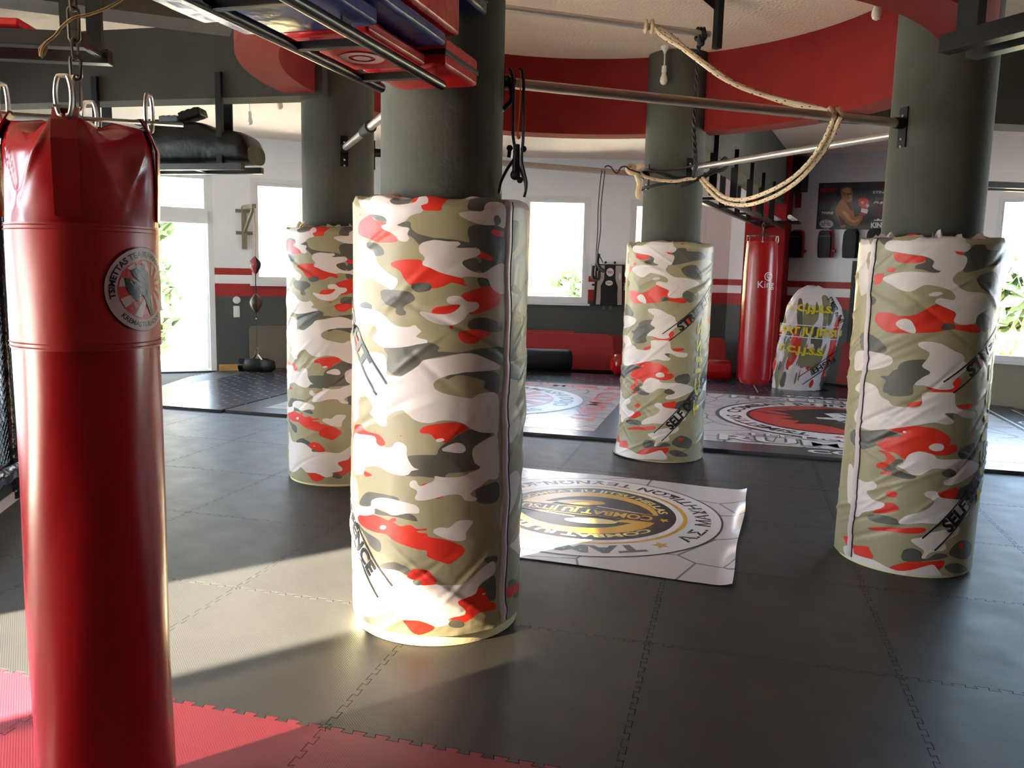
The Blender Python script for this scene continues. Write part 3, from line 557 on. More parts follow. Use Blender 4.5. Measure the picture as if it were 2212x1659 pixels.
c4d+=PL(TQ,'''1085 450,1200 455,1300 445,1380 470,1420 490,1300 520,1250 550,1150 575,1080 520;1690 345,1720 330,1760 335,1740 355,1760 390,1710 370;1270 690,1340 670,1380 640,1430 650,1370 690,1440 730,1520 750,1450 770,1340 740;1760 900,1800 830,1900 800,1900 900,1830 910;1175 1010,1280 1005,1380 1030,1400 1060,1500 1065,1400 1070,1230 1050;
1420 1240,1480 1220,1540 1245,1560 1295,1640 1255,1700 1260,1710 1280,1620 1300,1430 1305;1700 1330,1780 1320,1840 1360,1760 1385,1700 1360;1720 1250,1800 1170,1870 1200,1850 1280,1780 1290;1820 560,1900 540,1900 620,1840 660,1780 610;1640 190,1700 190,1690 200,1640 198;1360 60,1440 90,1480 200,1360 210,1290 190''')
c4t=PL(TP,'''1605 1140,1640 1115,1700 1120,1715 1150,1670 1165,1620 1160''')+PL(TQ,'''1670 730,1720 700,1780 735,1740 760,1690 750''')
def to_sz(poly,col):
    (cx,cy),r,_,zt=COLS[col]; c=Vector((cx,cy)); fa=math.atan2(-cy,-cx); out=[]
    D=c.length
    for x,y in poly:
        d=ray(x,y); h=Vector((d.x,d.y)); L=h.length; h/=L; b=h.dot(c); q=b*b-(D*D-r*r*1.0)
        if q<0:
            p=h*b; side=1 if (h.x*c.y-h.y*c.x)>0 else -1; t=b
        else: t=b-math.sqrt(q); p=h*t
        a=math.atan2(p.y-cy,p.x-cx)-fa; a=(a+PI)%(2*PI)-PI
        out.append((a*r,Z0+d.z/L*t))
    return out
GS,GZ0,GN,GM=.0085,-.02,150,232   # lattice: s in [-.6375,.6375], z in [-.02,1.95]
def sdf(polys,col,sub=()):
    S_=np.linspace(-.6375,.6375,GN); Zv=np.linspace(GZ0,GZ0+GS*(GM-1),GM); SS,ZZ=np.meshgrid(S_,Zv,indexing='ij')
    def one(polys):
        D=np.full(SS.shape,.06)
        for pl in polys:
            q=to_sz(pl,col); P=np.array([[p.x,p.y] for p in smooth_path([(a,b,0) for a,b in q],4,True)])
            lo=P.min(0)-.06; hi=P.max(0)+.06
            i0,i1=np.searchsorted(S_,[lo[0],hi[0]]); j0,j1=np.searchsorted(Zv,[lo[1],hi[1]])
            if i1<=i0 or j1<=j0: continue
            x=SS[i0:i1,j0:j1,None]; y=ZZ[i0:i1,j0:j1,None]; A=P; B=np.roll(P,-1,0); E_=B-A; L2=(E_**2).sum(1)+1e-12
            t=np.clip(((x-A[:,0])*E_[:,0]+(y-A[:,1])*E_[:,1])/L2,0,1)
            d=np.sqrt((x-A[:,0]-t*E_[:,0])**2+(y-A[:,1]-t*E_[:,1])**2).min(2)
            cr_=((A[:,1]>y)!=(B[:,1]>y))&(x<(B[:,0]-A[:,0])*(y-A[:,1])/(B[:,1]-A[:,1]+1e-12)+A[:,0]); ins=(cr_.sum(2)%2)==1
            D[i0:i1,j0:j1]=np.minimum(D[i0:i1,j0:j1],np.where(ins,-d,d))
        return D
    D=one(polys)
    if sub: D=np.maximum(D,-one(sub))
    return D
PAT1=dict(sd_white=sdf(c1w,0,c1wx),sd_red=sdf(c1r,0),sd_dark=sdf(c1d,0),sd_top=sdf(c1t,0))
PAT4=dict(sd_white=sdf(c4w,3),sd_red=sdf(c4r,3),sd_dark=sdf(c4d,3),sd_top=sdf(c4t,3))
def sample(G,s,z):
    lim=.585 if G is PAT1.get('sd_white') or any(G is g for g in PAT1.values()) else .50; p=4*lim; q=np.mod(s+lim,p); q=np.where(q>2*lim,p-q,q)-lim
    fi=(q+.6375)/(1.275)*(GN-1); fj=np.clip((z-GZ0)/GS,0,GM-1.001); i=np.clip(fi.astype(int),0,GN-2); j=fj.astype(int); a=fi-i;b=fj-j
    return G[i,j]*(1-a)*(1-b)+G[i+1,j]*a*(1-b)+G[i,j+1]*(1-a)*b+G[i+1,j+1]*a*b
def anchor(px_,col): return to_sz([px_],col)[0]
# the same print hangs on two pads each: shift found from one blob seen on both
a1=anchor((967,673),0); a2=anchor((709,633),1); SH2=(a2[0]-a1[0],a2[1]-a1[1])
a4=anchor(TP((1340,1130)),3); a3=anchor((1385,645),2); SH3=(a3[0]-a4[0],a3[1]-a4[1])
def set_attr(me,vs_s,vs_z,PAT,sh=(0,0)):
    for k,G in PAT.items():
        at=me.attributes.new(k,'FLOAT','POINT'); at.data.foreach_set('value',sample(G,vs_s-sh[0],vs_z-sh[1]).astype(np.float32))
def pad(col,PAT,sh,z0,label,seed,foam_lab,seam_az=None,seam_mat='cord',notch=0.,flare=0.,folds=5):
    (cx,cy),R_,rs,zt=COLS[col]; fa=math.atan2(-cy,-cx); rnd=np.random.RandomState(seed)
    root=thing('column_padding',label,'column padding',(cx,cy,0),'padded wraps on the four gym columns')
    MB().lathe([(rs+.004,.002),(R_-.012,.002),(R_-.012,.05),(R_-.03,.09),(R_-.03,zt-.03),(rs+.02,zt-.02)],(cx,cy,0),64).build('foam_core','foam',root)
    nt_,nz=288,200; th=np.arange(nt_)*2*PI/nt_; zz=np.linspace(0,1,nz)
    # wavy top and bottom hems
    def wav(amp,k0,k1): 
        w=np.zeros(nt_)
        for k in range(k0,k1): w+=rnd.randn()*np.sin(k*th+rnd.rand()*6.3)/math.sqrt(k)
        return w*amp
    top=zt+wav(.006,2,12)+np.maximum(0,wav(.005,4,12)); bot=z0+wav(.0025,2,5)+notch*0
    TH_,ZZ_=np.meshgrid(th,zz,indexing='ij'); Zw=bot[:,None]+(top-bot)[:,None]*ZZ_
    s_=((TH_-fa+PI)%(2*PI)-PI)*R_
    disp=np.zeros_like(Zw)
    for k in range(folds*13):   # soft diagonal creases of the slack vinyl
        c0=(rnd.rand()*2-1)*R_*PI; zc=rnd.rand()*1.75; a=(.35+.45*rnd.rand())*(1 if rnd.rand()<.8 else -1); L=.10+.22*rnd.rand(); wd_=.005+.010*rnd.rand()
        ds=(s_-c0+R_*PI)%(2*PI*R_)-R_*PI; dz=Zw-zc; u=ds*math.cos(a)+dz*math.sin(a); v=-ds*math.sin(a)+dz*math.cos(a)
        disp+= (.0085*rnd.rand()+.002)*np.exp(-(v/wd_)**2-(u/L)**2)*(1 if rnd.rand()<.6 else -.8)
    disp+=.004*np.sin(3*TH_+2.1*Zw+seed)+.003*np.sin(5*TH_-3.7*Zw)
    if flare: disp+=flare*np.clip((.25-Zw)/.25,0,1)**2*np.clip(np.cos(TH_-(fa+flare*0-1.25)),0,1)**3
    Rr=R_+disp-.012*np.clip((ZZ_-.985)/.015,0,1)
    vs=np.stack([cx+Rr*np.cos(TH_),cy+Rr*np.sin(TH_),Zw],-1).reshape(-1,3)
    # top return: hem folded in towards the shaft with ragged crumples
    tr=np.stack([cx+(rs+.03+.03*rnd.rand(nt_))*np.cos(th),cy+(rs+.03)*np.sin(th),top-.004+wav(.006,5,16)],-1)
    tr2=np.stack([cx+(rs+.012)*np.cos(th),cy+(rs+.012)*np.sin(th),top+.006+np.abs(wav(.006,3,12))],-1)
    V=np.concatenate([vs,tr,tr2]); F=[]
    for i in range(nt_):
        i2=(i+1)%nt_
        for j in range(nz-1): F.append((i*nz+j,i2*nz+j,i2*nz+j+1,i*nz+j+1))
        b0=nt_*nz; F.append((i*nz+nz-1,i2*nz+nz-1,b0+i2,b0+i)); F.append((b0+i,b0+i2,b0+nt_+i2,b0+nt_+i))
    me=bpy.data.meshes.new('camouflage_cover'); me.from_pydata(V.tolist(),[],F); me.materials.append(M['camo']); me.polygons.foreach_set('use_smooth',[True]*len(F))
    sv=np.concatenate([s_.reshape(-1),s_[:,-1],s_[:,-1]]); zv=np.concatenate([Zw.reshape(-1),top-.07,top-.11]); set_attr(me,sv,zv,PAT,sh)
    o=bpy.data.objects.new('camouflage_cover',me); C.objects.link(o); o.parent=root; o.matrix_parent_inverse=WM(root).inverted()
    def rad(a,z):
        q=(a%(2*PI))/(2*PI)*nt_; i=int(q)%nt_; i2=(i+1)%nt_; u=q-int(q)
        g=min(max((z-bot[i])/(top[i]-bot[i]),0),.9999)*(nz-1); j=int(g); v=g-j
        return float((Rr[i,j]*(1-u)+Rr[i2,j]*u)*(1-v)+(Rr[i,j+1]*(1-u)+Rr[i2,j+1]*u)*v)
    if seam_az is not None:
        mb=MB(); P=[]; zs=np.linspace(z0+.01,zt-.005,90); ph=rnd.rand()*6
        L_=[];
        for z in zs:
            a=fa+(seam_az+.006*math.sin(z*9+ph)+.004*math.sin(z*23))/R_; 
            row=[]
            for k,(da,dr) in enumerate(((-.020,.001),(-.012,.006),(.0,.007),(.012,.006),(.020,.001))):
                aa=a+da/R_; r=rad(aa,z)+dr; row.append((cx+r*math.cos(aa),cy+r*math.sin(aa),z))
            L_.append(row)
        vs2=[v for row in L_ for v in row]; fs2=[(i*5+k,i*5+k+1,(i+1)*5+k+1,(i+1)*5+k) for i in range(len(zs)-1) for k in range(4)]
        mb.add(vs2,fs2); sm=mb.build('seam_strip','whs',o)
        mb=MB(); pp=[]
        for z in zs:
            a=fa+(seam_az+.021+.006*math.sin(z*9+ph)+.004*math.sin(z*23))/R_; r=rad(a,z)+.003; pp.append((cx+r*math.cos(a),cy+r*math.sin(a),z))
        mb.tube(pp,.003,6); mb.build('piping',seam_mat,o)
    def fn(off=.004):
        def f(s__,z):
            a=fa+s__/R_; r=rad(a,z)+off; return Vector((cx+r*math.cos(a),cy+r*math.sin(a),z))
        return f
    return root,o,fn
M['whs']=mat('seam_white_vinyl',(206,192,194),.35)
def strip(mb,p,q,w,fn,m=0,n=14,wob=0.):
    n=max(n,60)
    dx,dz=q[0]-p[0],q[1]-p[1]; L=math.hypot(dx,dz); nx,nz=-dz/L*w/2,dx/L*w/2; vs=[]
    for i in range(n+1):
        t=i/n; x=p[0]+dx*t; z=p[1]+dz*t; k=wob*math.sin(t*17); vs+=[fn(x+nx*(1+k),z+nz*(1+k)),fn(x-nx*(1-k),z-nz*(1-k))]
    mb.add(vs,[(2*i,2*i+1,2*i+3,2*i+2) for i in range(n)],m)
def slogan(o,fn,sh,PA,PB,LA,LB,txt,flip=False,size=.085,pad_=.03,col=3):
    # PA->PB one rule line, LA->LB the other (pixel anchors on the source pad), lettering between them
    pts=[to_sz([p],col)[0] for p in (PA,PB,LA,LB)]; pts=[(a+sh[0],b+sh[1]) for a,b in pts]
    mb=MB(); f=fn(.005); 
    strip(mb,pts[0],pts[1],.008,f,0); strip(mb,pts[2],pts[3],.008,f,0)
    a=((pts[0][0]+pts[2][0])/2,(pts[0][1]+pts[2][1])/2); b=((pts[1][0]+pts[3][0])/2,(pts[1][1]+pts[3][1])/2)
    dx,dz=b[0]-a[0],b[1]-a[1]; L=math.hypot(dx,dz); gap=abs((pts[2][0]-pts[0][0])*dz/L-(pts[2][1]-pts[0][1])*dx/L)
    ang=math.atan2(dz,dx)+(PI if flip else 0); 
    put_text(mb,txt,f,gap*.86,0,(a[0]+b[0])/2,(a[1]+b[1])/2,ang,'c',.035,1.05,width=L-pad_*2)
    mb.build('printed_slogan','bk',o,smooth=False)
def ext(pa,pb,k): return (pa[0]+(pb[0]-pa[0])*k,pa[1]+(pb[1]-pa[1])*k)
r1,o1,f1=pad(0,PAT1,(0,0),.052,'camouflage column wrap nearest the camera, sunlit, with a wide cream foam foot',3,'',seam_az=to_sz([(1097,700)],0)[0][0],folds=7)
r2,o2,f2=pad(1,PAT1,SH2,.022,'camouflage column wrap half hidden behind the nearest one, on its left',11,'',folds=5)
r3,o3,f3=pad(2,PAT4,SH3,.012,'camouflage column wrap farthest away, with the cream rope looped above it',23,'',flare=.05,folds=9)
r4,o4,f4=pad(3,PAT4,(0,0),.018,'camouflage column wrap at the right, in front of the boxer poster',31,'',seam_az=to_sz([(1857,900)],3)[0][0],folds=8)
FINE=True
for (root_,col,A_) in ((r4,3,(-.95,-.72,-.2,.1,.42,.8)),(r2,1,(-.95,-.1,.35))):
    (cx,cy),R_,rs,zt=COLS[col]; fa=math.atan2(-cy,-cx); rr_=random.Random(col)
    for a_ in A_:
        a=fa+a_; mb=MB(); w_=.03+.035*rr_.random(); h_=.018+.026*rr_.random(); P=[]
        for i in range(5):
            for j in range(3):
                aa=a+(i/4-.5)*2*w_/R_; r=(rs+.05)+(R_-rs-.075)*(1-j/2)*.9+.008*math.sin(i*2+j); z=zt-.012+(j/2)*h_*(1+.5*math.sin(i*1.9+col))+.006*math.sin(i*3.1); P.append((cx+r*math.cos(aa),cy+r*math.sin(aa),z))
        mb.add(P,[(i*3+j,(i+1)*3+j,(i+1)*3+j+1,i*3+j+1) for i in range(4) for j in range(2)]); mb.build('foam_scrap','whs' if col==3 else 'foam',root_)
# slogans: rule lines and lettering as on the sheet
for (o,f,sh) in ((o4,f4,(0,0)),(o3,f3,SH3)):
    pA,pB=TP((1620,1545)),TP((1985,1195)); lA,lB=TP((1690,1625)),TP((1985,1310))
    q=[to_sz([p],3)[0] for p in (pA,pB,lA,lB)]
    def szline(o,f,sh,q,txt,t0,t1,L):
        q=[(a+sh[0],b+sh[1]) for a,b in q]; mb=MB(); ff=f(.0035)
        d=(q[1][0]-q[0][0],q[1][1]-q[0][1]); l=math.hypot(*d); d=(d[0]/l,d[1]/l)
        e0=(q[0][0]+d[0]*L,q[0][1]+d[1]*L); e1=(q[2][0]+d[0]*L,q[2][1]+d[1]*L)
        strip(mb,q[0],e0,.008,ff,0,26); strip(mb,q[2],e1,.008,ff,0,26)
        nrm=(-d[1],d[0]); gap=abs((q[2][0]-q[0][0])*nrm[0]+(q[2][1]-q[0][1])*nrm[1])
        mid=((q[0][0]-nrm[0]*gap/2),(q[0][1]-nrm[1]*gap/2)); c=(mid[0]+d[0]*(t0+t1)/2,mid[1]+d[1]*(t0+t1)/2)
        put_text(mb,txt,ff,gap*1.14,0,c[0],c[1],math.atan2(d[1],d[0]),'c',.04,1,width=t1-t0)
        mb.build('printed_slogan','bk',o,smooth=False)
    szline(o,f,sh,q,'STREET FIGHT',.13,.80,.95)
    q=[to_sz([p],3)[0] for p in (TQ((1545,1155)),TQ((1760,950)),TQ((1625,1235)),TQ((1800,1060)))]
    szline(o,f,sh,q,'SELF DEFENCE',.12,.72,.85)
    mb=MB(); y0=to_sz([(1503,895)],2)[0]; y1=to_sz([(1512,690)],2)[0]
    y0=(y0[0]-SH3[0]+sh[0],y0[1]-SH3[1]+sh[1]); y1=(y1[0]-SH3[0]+sh[0],y1[1]-SH3[1]+sh[1])
    put_text(mb,'T.C.J.J.S.S.',f(.004),.085,0,(y0[0]+y1[0])/2,(y0[1]+y1[1])/2,PI/2,'c',.05,1,width=abs(y1[1]-y0[1])*1.02); mb.build('printed_initials','yel',o,smooth=False)
def sz_custom(o,f,a,b,c,d,txt,cx_,sh=(0,0),w=.3,h=.07):
    q=[to_sz([p],0)[0] for p in (a,b,c,d)]; q=[(x+sh[0],z+sh[1]) for x,z in q]; ff=f(.0035); mb=MB()
    strip(mb,q[0],q[1],.008,ff,0,26,.1); strip(mb,q[2],q[3],.008,ff,0,26,.1)
    m0=((q[0][0]+q[2][0])/2,(q[0][1]+q[2][1])/2); m1=((q[1][0]+q[3][0])/2,(q[1][1]+q[3][1])/2); d_=(m1[0]-m0[0],m1[1]-m0[1]); ang=math.atan2(d_[1],d_[0])
    L=math.hypot(*d_); u=(d_[0]/L,d_[1]/L); c_=(m1[0]-u[0]*(cx_+w/2),m1[1]-u[1]*(cx_+w/2))
    put_text(mb,txt,ff,h,0,c_[0],c_[1],ang,'c',.04,1,width=w); mb.build('printed_slogan','bk',o,smooth=False)
K=lambda x,y:(x/6.38+740,y/6.38+640)
for (o,f,sh) in ((o1,f1,(0,0)),):
    sz_custom(o,f,K(165,270),K(600,1210),K(158,560),K(460,1365),'FIGHT',.12,sh,.42,.085)
    sz_custom(o,f,(772,1128),(848,1265),(768,1165),(818,1290),'DEFENCE',.10,sh,.42,.085)
FINE=False
# ------------------------------------------------------------------ printed floor mats and banner
def frame(o_,ex,ey,n=Vector((0,0,1))):
    o_=Vector(o_);ex=Vector(ex);ey=Vector(ey)
    return lambda off=0.:(lambda x,y:o_+ex*x+ey*y+n*off)
def sheet(mb,F,x0,x1,y0,y1,th,m=0,nx=1,ny=1,wave=0.,seed=0):
    f1=F(0)
    if nx==1: mb.poly([(x0,y0),(x1,y0),(x1,y1),(x0,y1)],f1,m,0,F(-th)); return
def ray_emblem(F,R,parent,top,bottom,texts=('wh','bk','redp'),ts=.155,name='round_emblem',gap=.0012,simple=False):
    mb=MB(); f=[F(gap*(k+1)) for k in range(6)]; W,B,Rd=0,1,2
    mb.poly(ell((0,0),R,R,64),f[0],B); mb.poly(ell((0,0),R*.982,R*.982,64),f[1],W)
    mb.poly(ell((0,0),R*.70,R*.70,64),f[2],Rd)
    c=(.22*R,.10*R); n=11
    for k in range(n):
        a0=2*PI*(k+.1)/n; a1=a0+2*PI/n*.46; pts=[c]
        for a in (a0,(a0+a1)/2,a1):
            d=(math.cos(a),math.sin(a)); b=c[0]*d[0]+c[1]*d[1]; t=-b+math.sqrt(b*b-(c[0]**2+c[1]**2)+(R*.675)**2); pts.append((c[0]+d[0]*t,c[1]+d[1]*t))
        mb.poly(pts,f[3],W)
    mb.poly(ell(c,.19*R,.24*R,20),f[4],Rd)
    wr=[(-.52,.28),(-.40,.26),(-.28,.20),(-.12,.18),(-.30,.34),(-.36,.46),(-.22,.50),(-.20,.60),(-.06,.56),(.04,.60),(.06,.46),(.16,.40),(.18,.05),(.20,-.10),(.26,-.40),(.34,-.62),(.22,-.64),(.10,-.42),(-.02,-.14),(-.14,-.10),(-.16,-.30),(-.32,-.20),(-.46,0)]
    mb.poly([(x*R-.02*R,y*R) for x,y in wr],f[5],B)
    for (a,b,c_,d) in ((-.4,.2,-.2,-.05),(-.3,.12,-.06,-.1),(-.1,.42,.08,.1),(.0,.1,.16,-.3),(.04,-.15,.22,-.5),(-.2,.52,-.02,.40)):
        L=math.hypot(c_-a,d-b); nx,ny=-(d-b)/L*.012,(c_-a)/L*.012
        mb.poly([(R*(a+nx),R*(b+ny)),(R*(c_),R*d),(R*(a-nx),R*(b-ny))],F(gap*7),W)
    for i,(t,a,w) in enumerate(top): put_text(mb,t,f[2],R*.19,B,arc=(0,0,R*.83,a,False),bold=.035,width=w*R)
    for i,(t,a,w) in enumerate(bottom): put_text(mb,t,f[2],R*.17,B,arc=(0,0,R*.83,a,True),bold=.02,width=w*R)
    mb.poly(ell((R*.03,R*.83),R*.07,R*.07,20),f[2],Rd)
    return mb.build(name,[texts[0],texts[1],texts[2]],parent,smooth=False)
def Fuv(u,v,z,rot=0): 
    a=UV_A+rot; return frame(uvw(u,v,z),(math.cos(a),math.sin(a),0),(-math.sin(a),math.cos(a),0))
def mat_thing(name,label,u0,u1,v0,v1,m,z=.03,cat='wrestling mat',grp=None):
    root=thing(name,label,cat,uvw((u0+u1)/2,(v0+v1)/2,0),grp); mb=MB()
    mb.poly([(u0,v0),(u1,v0),(u1,v1),(u0,v1)],lambda u,v:uvw(u,v,z),0,0,lambda u,v:uvw(u,v,.001)); mb.build('mat_body',m,root,smooth=False,bevel=.006); return root
m1=mat_thing('roll_out_mat','dark vinyl mat with pale flecks, on the floor between the door and the weight bag',-6.83,-5.30,7.76,11.9,'fleck')
m1b=mat_thing('roll_out_mat','dark flecked vinyl mat strip at the foot of the red pads by the back wall',-5.28,3.5,11.62,12.75,'fleck')
m2=mat_thing('printed_mat','grey edged floor mat with a red rayed emblem, seen between the two left columns',-5.27,-.93,7.78,11.60,'darkvin')
F=Fuv(0,0,.0305); mb=MB(); mb.poly([(-4.95,8.05),(-1.27,8.05),(-1.27,11.42),(-4.95,11.42)],F(.001)); mb.build('stone_print','crack2',m2,smooth=False)
ray_emblem(Fuv(-2.95,9.75,.033),1.27,m2,[('TSIMETTAS TEAM',2.35,1.75),('TAMASHI DOJO',.62,1.5)],[('KREMASTI-RHODES',-PI/2,1.6)],('wh','gp','redp'))
f=Fuv(0,0,.033)(.0)
for t_,s_,x_,y_,r_,b_,w_ in (('RUMBLE',.34,-2.2,11.22,0,.03,1.3),('JITSU',.16,-3.3,11.52,0,.02,1.2),('COMBAT',.36,-1.50,9.7,-PI/2,.03,1.5),('TAMASHI',.34,-3.3,8.25,0,.03,1.4),('JITSU',.16,-4.7,8.6,PI/2,.02,1.1)):
    mb=MB(); put_text(mb,t_,f,s_,0,x_,y_,r_,'c',b_,w_); mb.build('printed_word','redp',m2,smooth=False)
m3=mat_thing('printed_mat','large printed mat with a masked warrior emblem, before the far red bag',-.91,3.50,7.66,11.60,'darkvin')
mb=MB(); F=Fuv(0,0,.0305); mb.poly([(-.75,8.02),(3.05,8.02),(3.05,11.32),(-.75,11.32)],F(.001)); mb.build('stone_print','crack2',m3,smooth=False)
mb=MB(); f0=Fuv(1.14,9.72,.033); R=1.27
mb.poly(ell((0,0),R,R,72),f0(0),1); mb.poly(ell((0,0),R*.965,R*.965,72),f0(.0012),0); mb.poly(ell((0,0),R*.73,R*.73,72),f0(.0024),1); mb.poly(ell((0,0),R*.70,R*.70,72),f0(.0036),2)
hat=[(-.50,.30),(-.36,.34),(-.18,.50),(.04,.62),(.22,.58),(.44,.42),(.60,.18),(.40,.14),(.36,-.1),(.28,-.30),(.10,-.62),(-.02,-.40),(-.16,-.30),(-.34,-.34),(-.28,-.18),(-.44,-.14),(-.32,-.02),(-.42,.06),(-.34,.14)]
mb.poly([(x*R,y*R) for x,y in hat],f0(.0048),1)
mb.poly([(x*R,y*R) for x,y in ((-.04,.30),(.10,.38),(.26,.34),(.36,.2),(.36,-.04),(.24,-.26),(.10,-.2),(.02,-.02),(-.12,-.02),(-.14,.06),(.02,.08))],f0(.006),0)
for q in (((.06,.12),(.14,.15),(.14,.07)),((.24,.12),(.32,.14),(.30,.05)),((.17,.0),(.21,.06),(.23,-.01))): mb.poly([(x*R,y*R) for x,y in q],f0(.0072),1)
mb.poly([(x*R,y*R) for x,y in ((.06,-.08),(.2,-.05),(.32,-.10),(.30,-.15),(.18,-.10),(.10,-.14))],f0(.0072),2)
for (a,b) in (((-.62,.20),(-.30,.04)),((.1,.34),(.36,-.2)),((-.44,.5),(-.24,.36)),((.34,.36),(.0,-.22))):
    L=math.hypot(b[0]-a[0],b[1]-a[1]); nx,ny=-(b[1]-a[1])/L*.016,(b[0]-a[0])/L*.016
    mb.poly([(R*(a[0]+nx),R*(a[1]+ny)),(R*(b[0]+nx),R*(b[1]+ny)),(R*(b[0]-nx),R*(b[1]-ny)),(R*(a[0]-nx),R*(a[1]-ny))],f0(.0084),3)
put_text(mb,'TSIMETTAS',f0(.0024),.22,1,arc=(0,0,R*.85,-2.45,False),bold=.03,width=1.25); put_text(mb,'COMBAT JU JITSU SCHOOL',f0(.0024),.22,1,arc=(0,0,R*.85,1.45,False),bold=.03,width=3.5)
put_text(mb,'T.C.J.J.S.S.',f0(.0024),.2,2,arc=(0,0,R*.85,-1.1,False),bold=.03,width=.95); mb.poly([(x,y) for x,y in star((R*.85*math.cos(-1.62),R*.85*math.sin(-1.62)),.07)],f0(.0024),2)
mb.build('round_emblem',['wh','bk','redp','gp'],m3,smooth=False)
mb=MB(); f=Fuv(0,0,.033)(0.)
for t_,s_,x_,y_,r_ in (('COMBAT',.20,1.35,7.86,0),('TAMASHI DOJO',.17,1.6,11.46,0),('TAMASHI DOJO',.20,3.25,9.4,PI/2)):
    mb=MB(); put_text(mb,t_,f,s_,0,x_,y_,r_,'c',.03,1.5); mb.build('printed_word','wh',m3,smooth=False)
for y,s_,t in ((8.25,.36,'RUMBLE'),(8.50,.17,'SELF DEFENCE'),(11.12,.30,'FIGHTER')):
    mb=MB(); put_text(mb,t,f,s_*1.06,1,1.0,y,0,'c',.06,1.55); put_text(mb,t,Fuv(0,0,.0345)(0.),s_*1.06,0,1.0,y,0,'c',.02,1.55); mb.build('printed_word',['wh','gp'],m3,smooth=False)
mb=MB(); mb.poly([(3.10,8.0),(3.13,8.0),(3.13,11.4),(3.10,11.4)],f); mb.poly([(3.40,8.0),(3.42,8.0),(3.42,11.4),(3.40,11.4)],f); mb.build('border_line','wh',m3,smooth=False)
# loose banner on the tiles beside the nearest column
ex=Vector((.951,-.309,0)); ey=Vector((.309,.951,0)); B0=Vector((0,0,0))
bc=ex*-1.18+ey*5.30
root=thing('floor_banner','white vinyl banner with a black and gold round club emblem, lying beside the nearest column','banner',bc)
nx=60; vs=[];fs=[]; h=1.01
def ban_z(x,y): return .0045+.0035*math.sin(3.1*x+2.2*y)*math.sin(2.3*y-1.4*x)+.0025*math.sin(11*x+3*y)*max(0,1-abs(y-.75)*2.2)+ (.030*max(0,(x-.93)/.08)**2*(.6+.4*math.sin(6*y)) if x>.93 else 0)
for i in range(nx+1):
    for j in range(nx+1):
        x=-h+2*h*i/nx; y=-h*1.02+2.04*h*j/nx; xx=x+.008*math.sin(5*y); yy=y+.010*math.sin(4*x+1); p=bc+ex*xx+ey*yy; vs.append((p.x,p.y,ban_z(x,y)))
for i in range(nx):
    for j in range(nx): a=i*(nx+1)+j; fs.append((a,a+nx+1,a+nx+2,a+1))
MB().add(vs,fs).build('vinyl_sheet','crack',root)
def FB(off=0.):
    def f(x,y): X,Y=-x,-y; p=bc+ex*X+ey*Y; return Vector((p.x,p.y,ban_z(X,Y)+.0008+off))
    return f
mb=MB(); R=.90; g=.0007; PFINE[0]=.06
def disc(r,m,k,c=(0,0)): mb.ring(c,r*.02,r,FB(g*k),m,96); 
def annulus(r0,r1,m,k,a0=0,a1=2*PI): mb.ring((0,0),r0,r1,FB(g*k),m,96,a0,a1)
for r0,r1,m in ((0.005,.30,0),(.30,.45,0),(.45,.60,0)):
    pass
def pdisc(r,m,k):
    for a,b in zip(np.linspace(.004,r,9)[:-1],np.linspace(.004,r,9)[1:]): mb.ring((0,0),float(a),float(b),FB(g*k),m,96)
pdisc(R*.985,0,1); annulus(R*.985,R,1,1); annulus(R*.715,R*.745,2,2); pdisc(R*.665,1,2)
put_text(mb,'TAMASHI',FB(g*2),.17,3,arc=(0,0,R*.855,PI/2,False),bold=.05,width=1.05)
put_text(mb,'Α.Σ. ΜΑΧΗΤΙΚΩΝ ΤΕΧΝΩΝ-ΚΡΕΜΑΣΤΗΣ',FB(g*2),.13,1,arc=(0,0,R*.86,-PI/2,True),bold=.02,width=3.2)
for a in (2.42,.72): mb.poly(star((R*.85*math.cos(a),R*.85*math.sin(a)),.06),FB(g*2),2)
put_text(mb,'COMBAT JU JITSU',FB(g*3),.085,4,arc=(0,0,R*.58,PI/2,False),bold=.03,width=1.15); put_text(mb,'COMBAT JU JITSU HELLAS',FB(g*3),.085,4,arc=(0,0,R*.58,-PI/2,False),bold=.03,width=1.35)
for a in (PI,0): mb.poly(star((R*.58*math.cos(a),R*.58*math.sin(a)),.045),FB(g*3),2)
# gold yin-yang swooshes: crescents with round heads
def cres(a0,a1,rm,w,k,m):
    n=40; vs=[]
    for i in range(n+1):
        t=i/n; a=a0+(a1-a0)*t; ww=w*math.sin(PI*min(1,t*1.15)*.5)*(1 if t<.87 else 1-(t-.87)*2); vs+=[FB(g*k)((rm-ww)*math.cos(a),(rm-ww)*math.sin(a)),FB(g*k)(rm*math.cos(a),rm*math.sin(a))]
    mb.add(vs,[(2*i,2*i+1,2*i+3,2*i+2) for i in range(n)],m)
cres(-.25,PI*.97,R*.535,.125,3,2); cres(PI-.25,PI*1.97,R*.535,.125,3,2)
mb.poly(ell((-.08,.20),.17,.062,28,.2),FB(g*4),4); mb.poly(ell((.08,-.20),.17,.062,28,.2),FB(g*4),2)
mb.poly([(-.22,.16),(-.38,.14),(-.45,.05),(-.38,.06),(-.26,.10)],FB(g*4),2); mb.poly([(.24,-.16),(.38,-.14),(.45,-.05),(.38,-.06),(.26,-.10)],FB(g*4),2)
for s_ in (1,-1):
    mb.poly([(s_*.43,s_*.085),(s_*.05,s_*.15),(s_*.04,s_*.135),(s_*.43,s_*.075)],FB(g*4),0)
    mb.poly([(-.47,s_*.085-.005),(.47,s_*.085-.005),(.47,s_*.085+.005),(-.47,s_*.085+.005)],FB(g*5),2)
mb.poly([(-.50,-.085),(.50,-.085),(.50,.085),(-.50,.085)],FB(g*5),1)
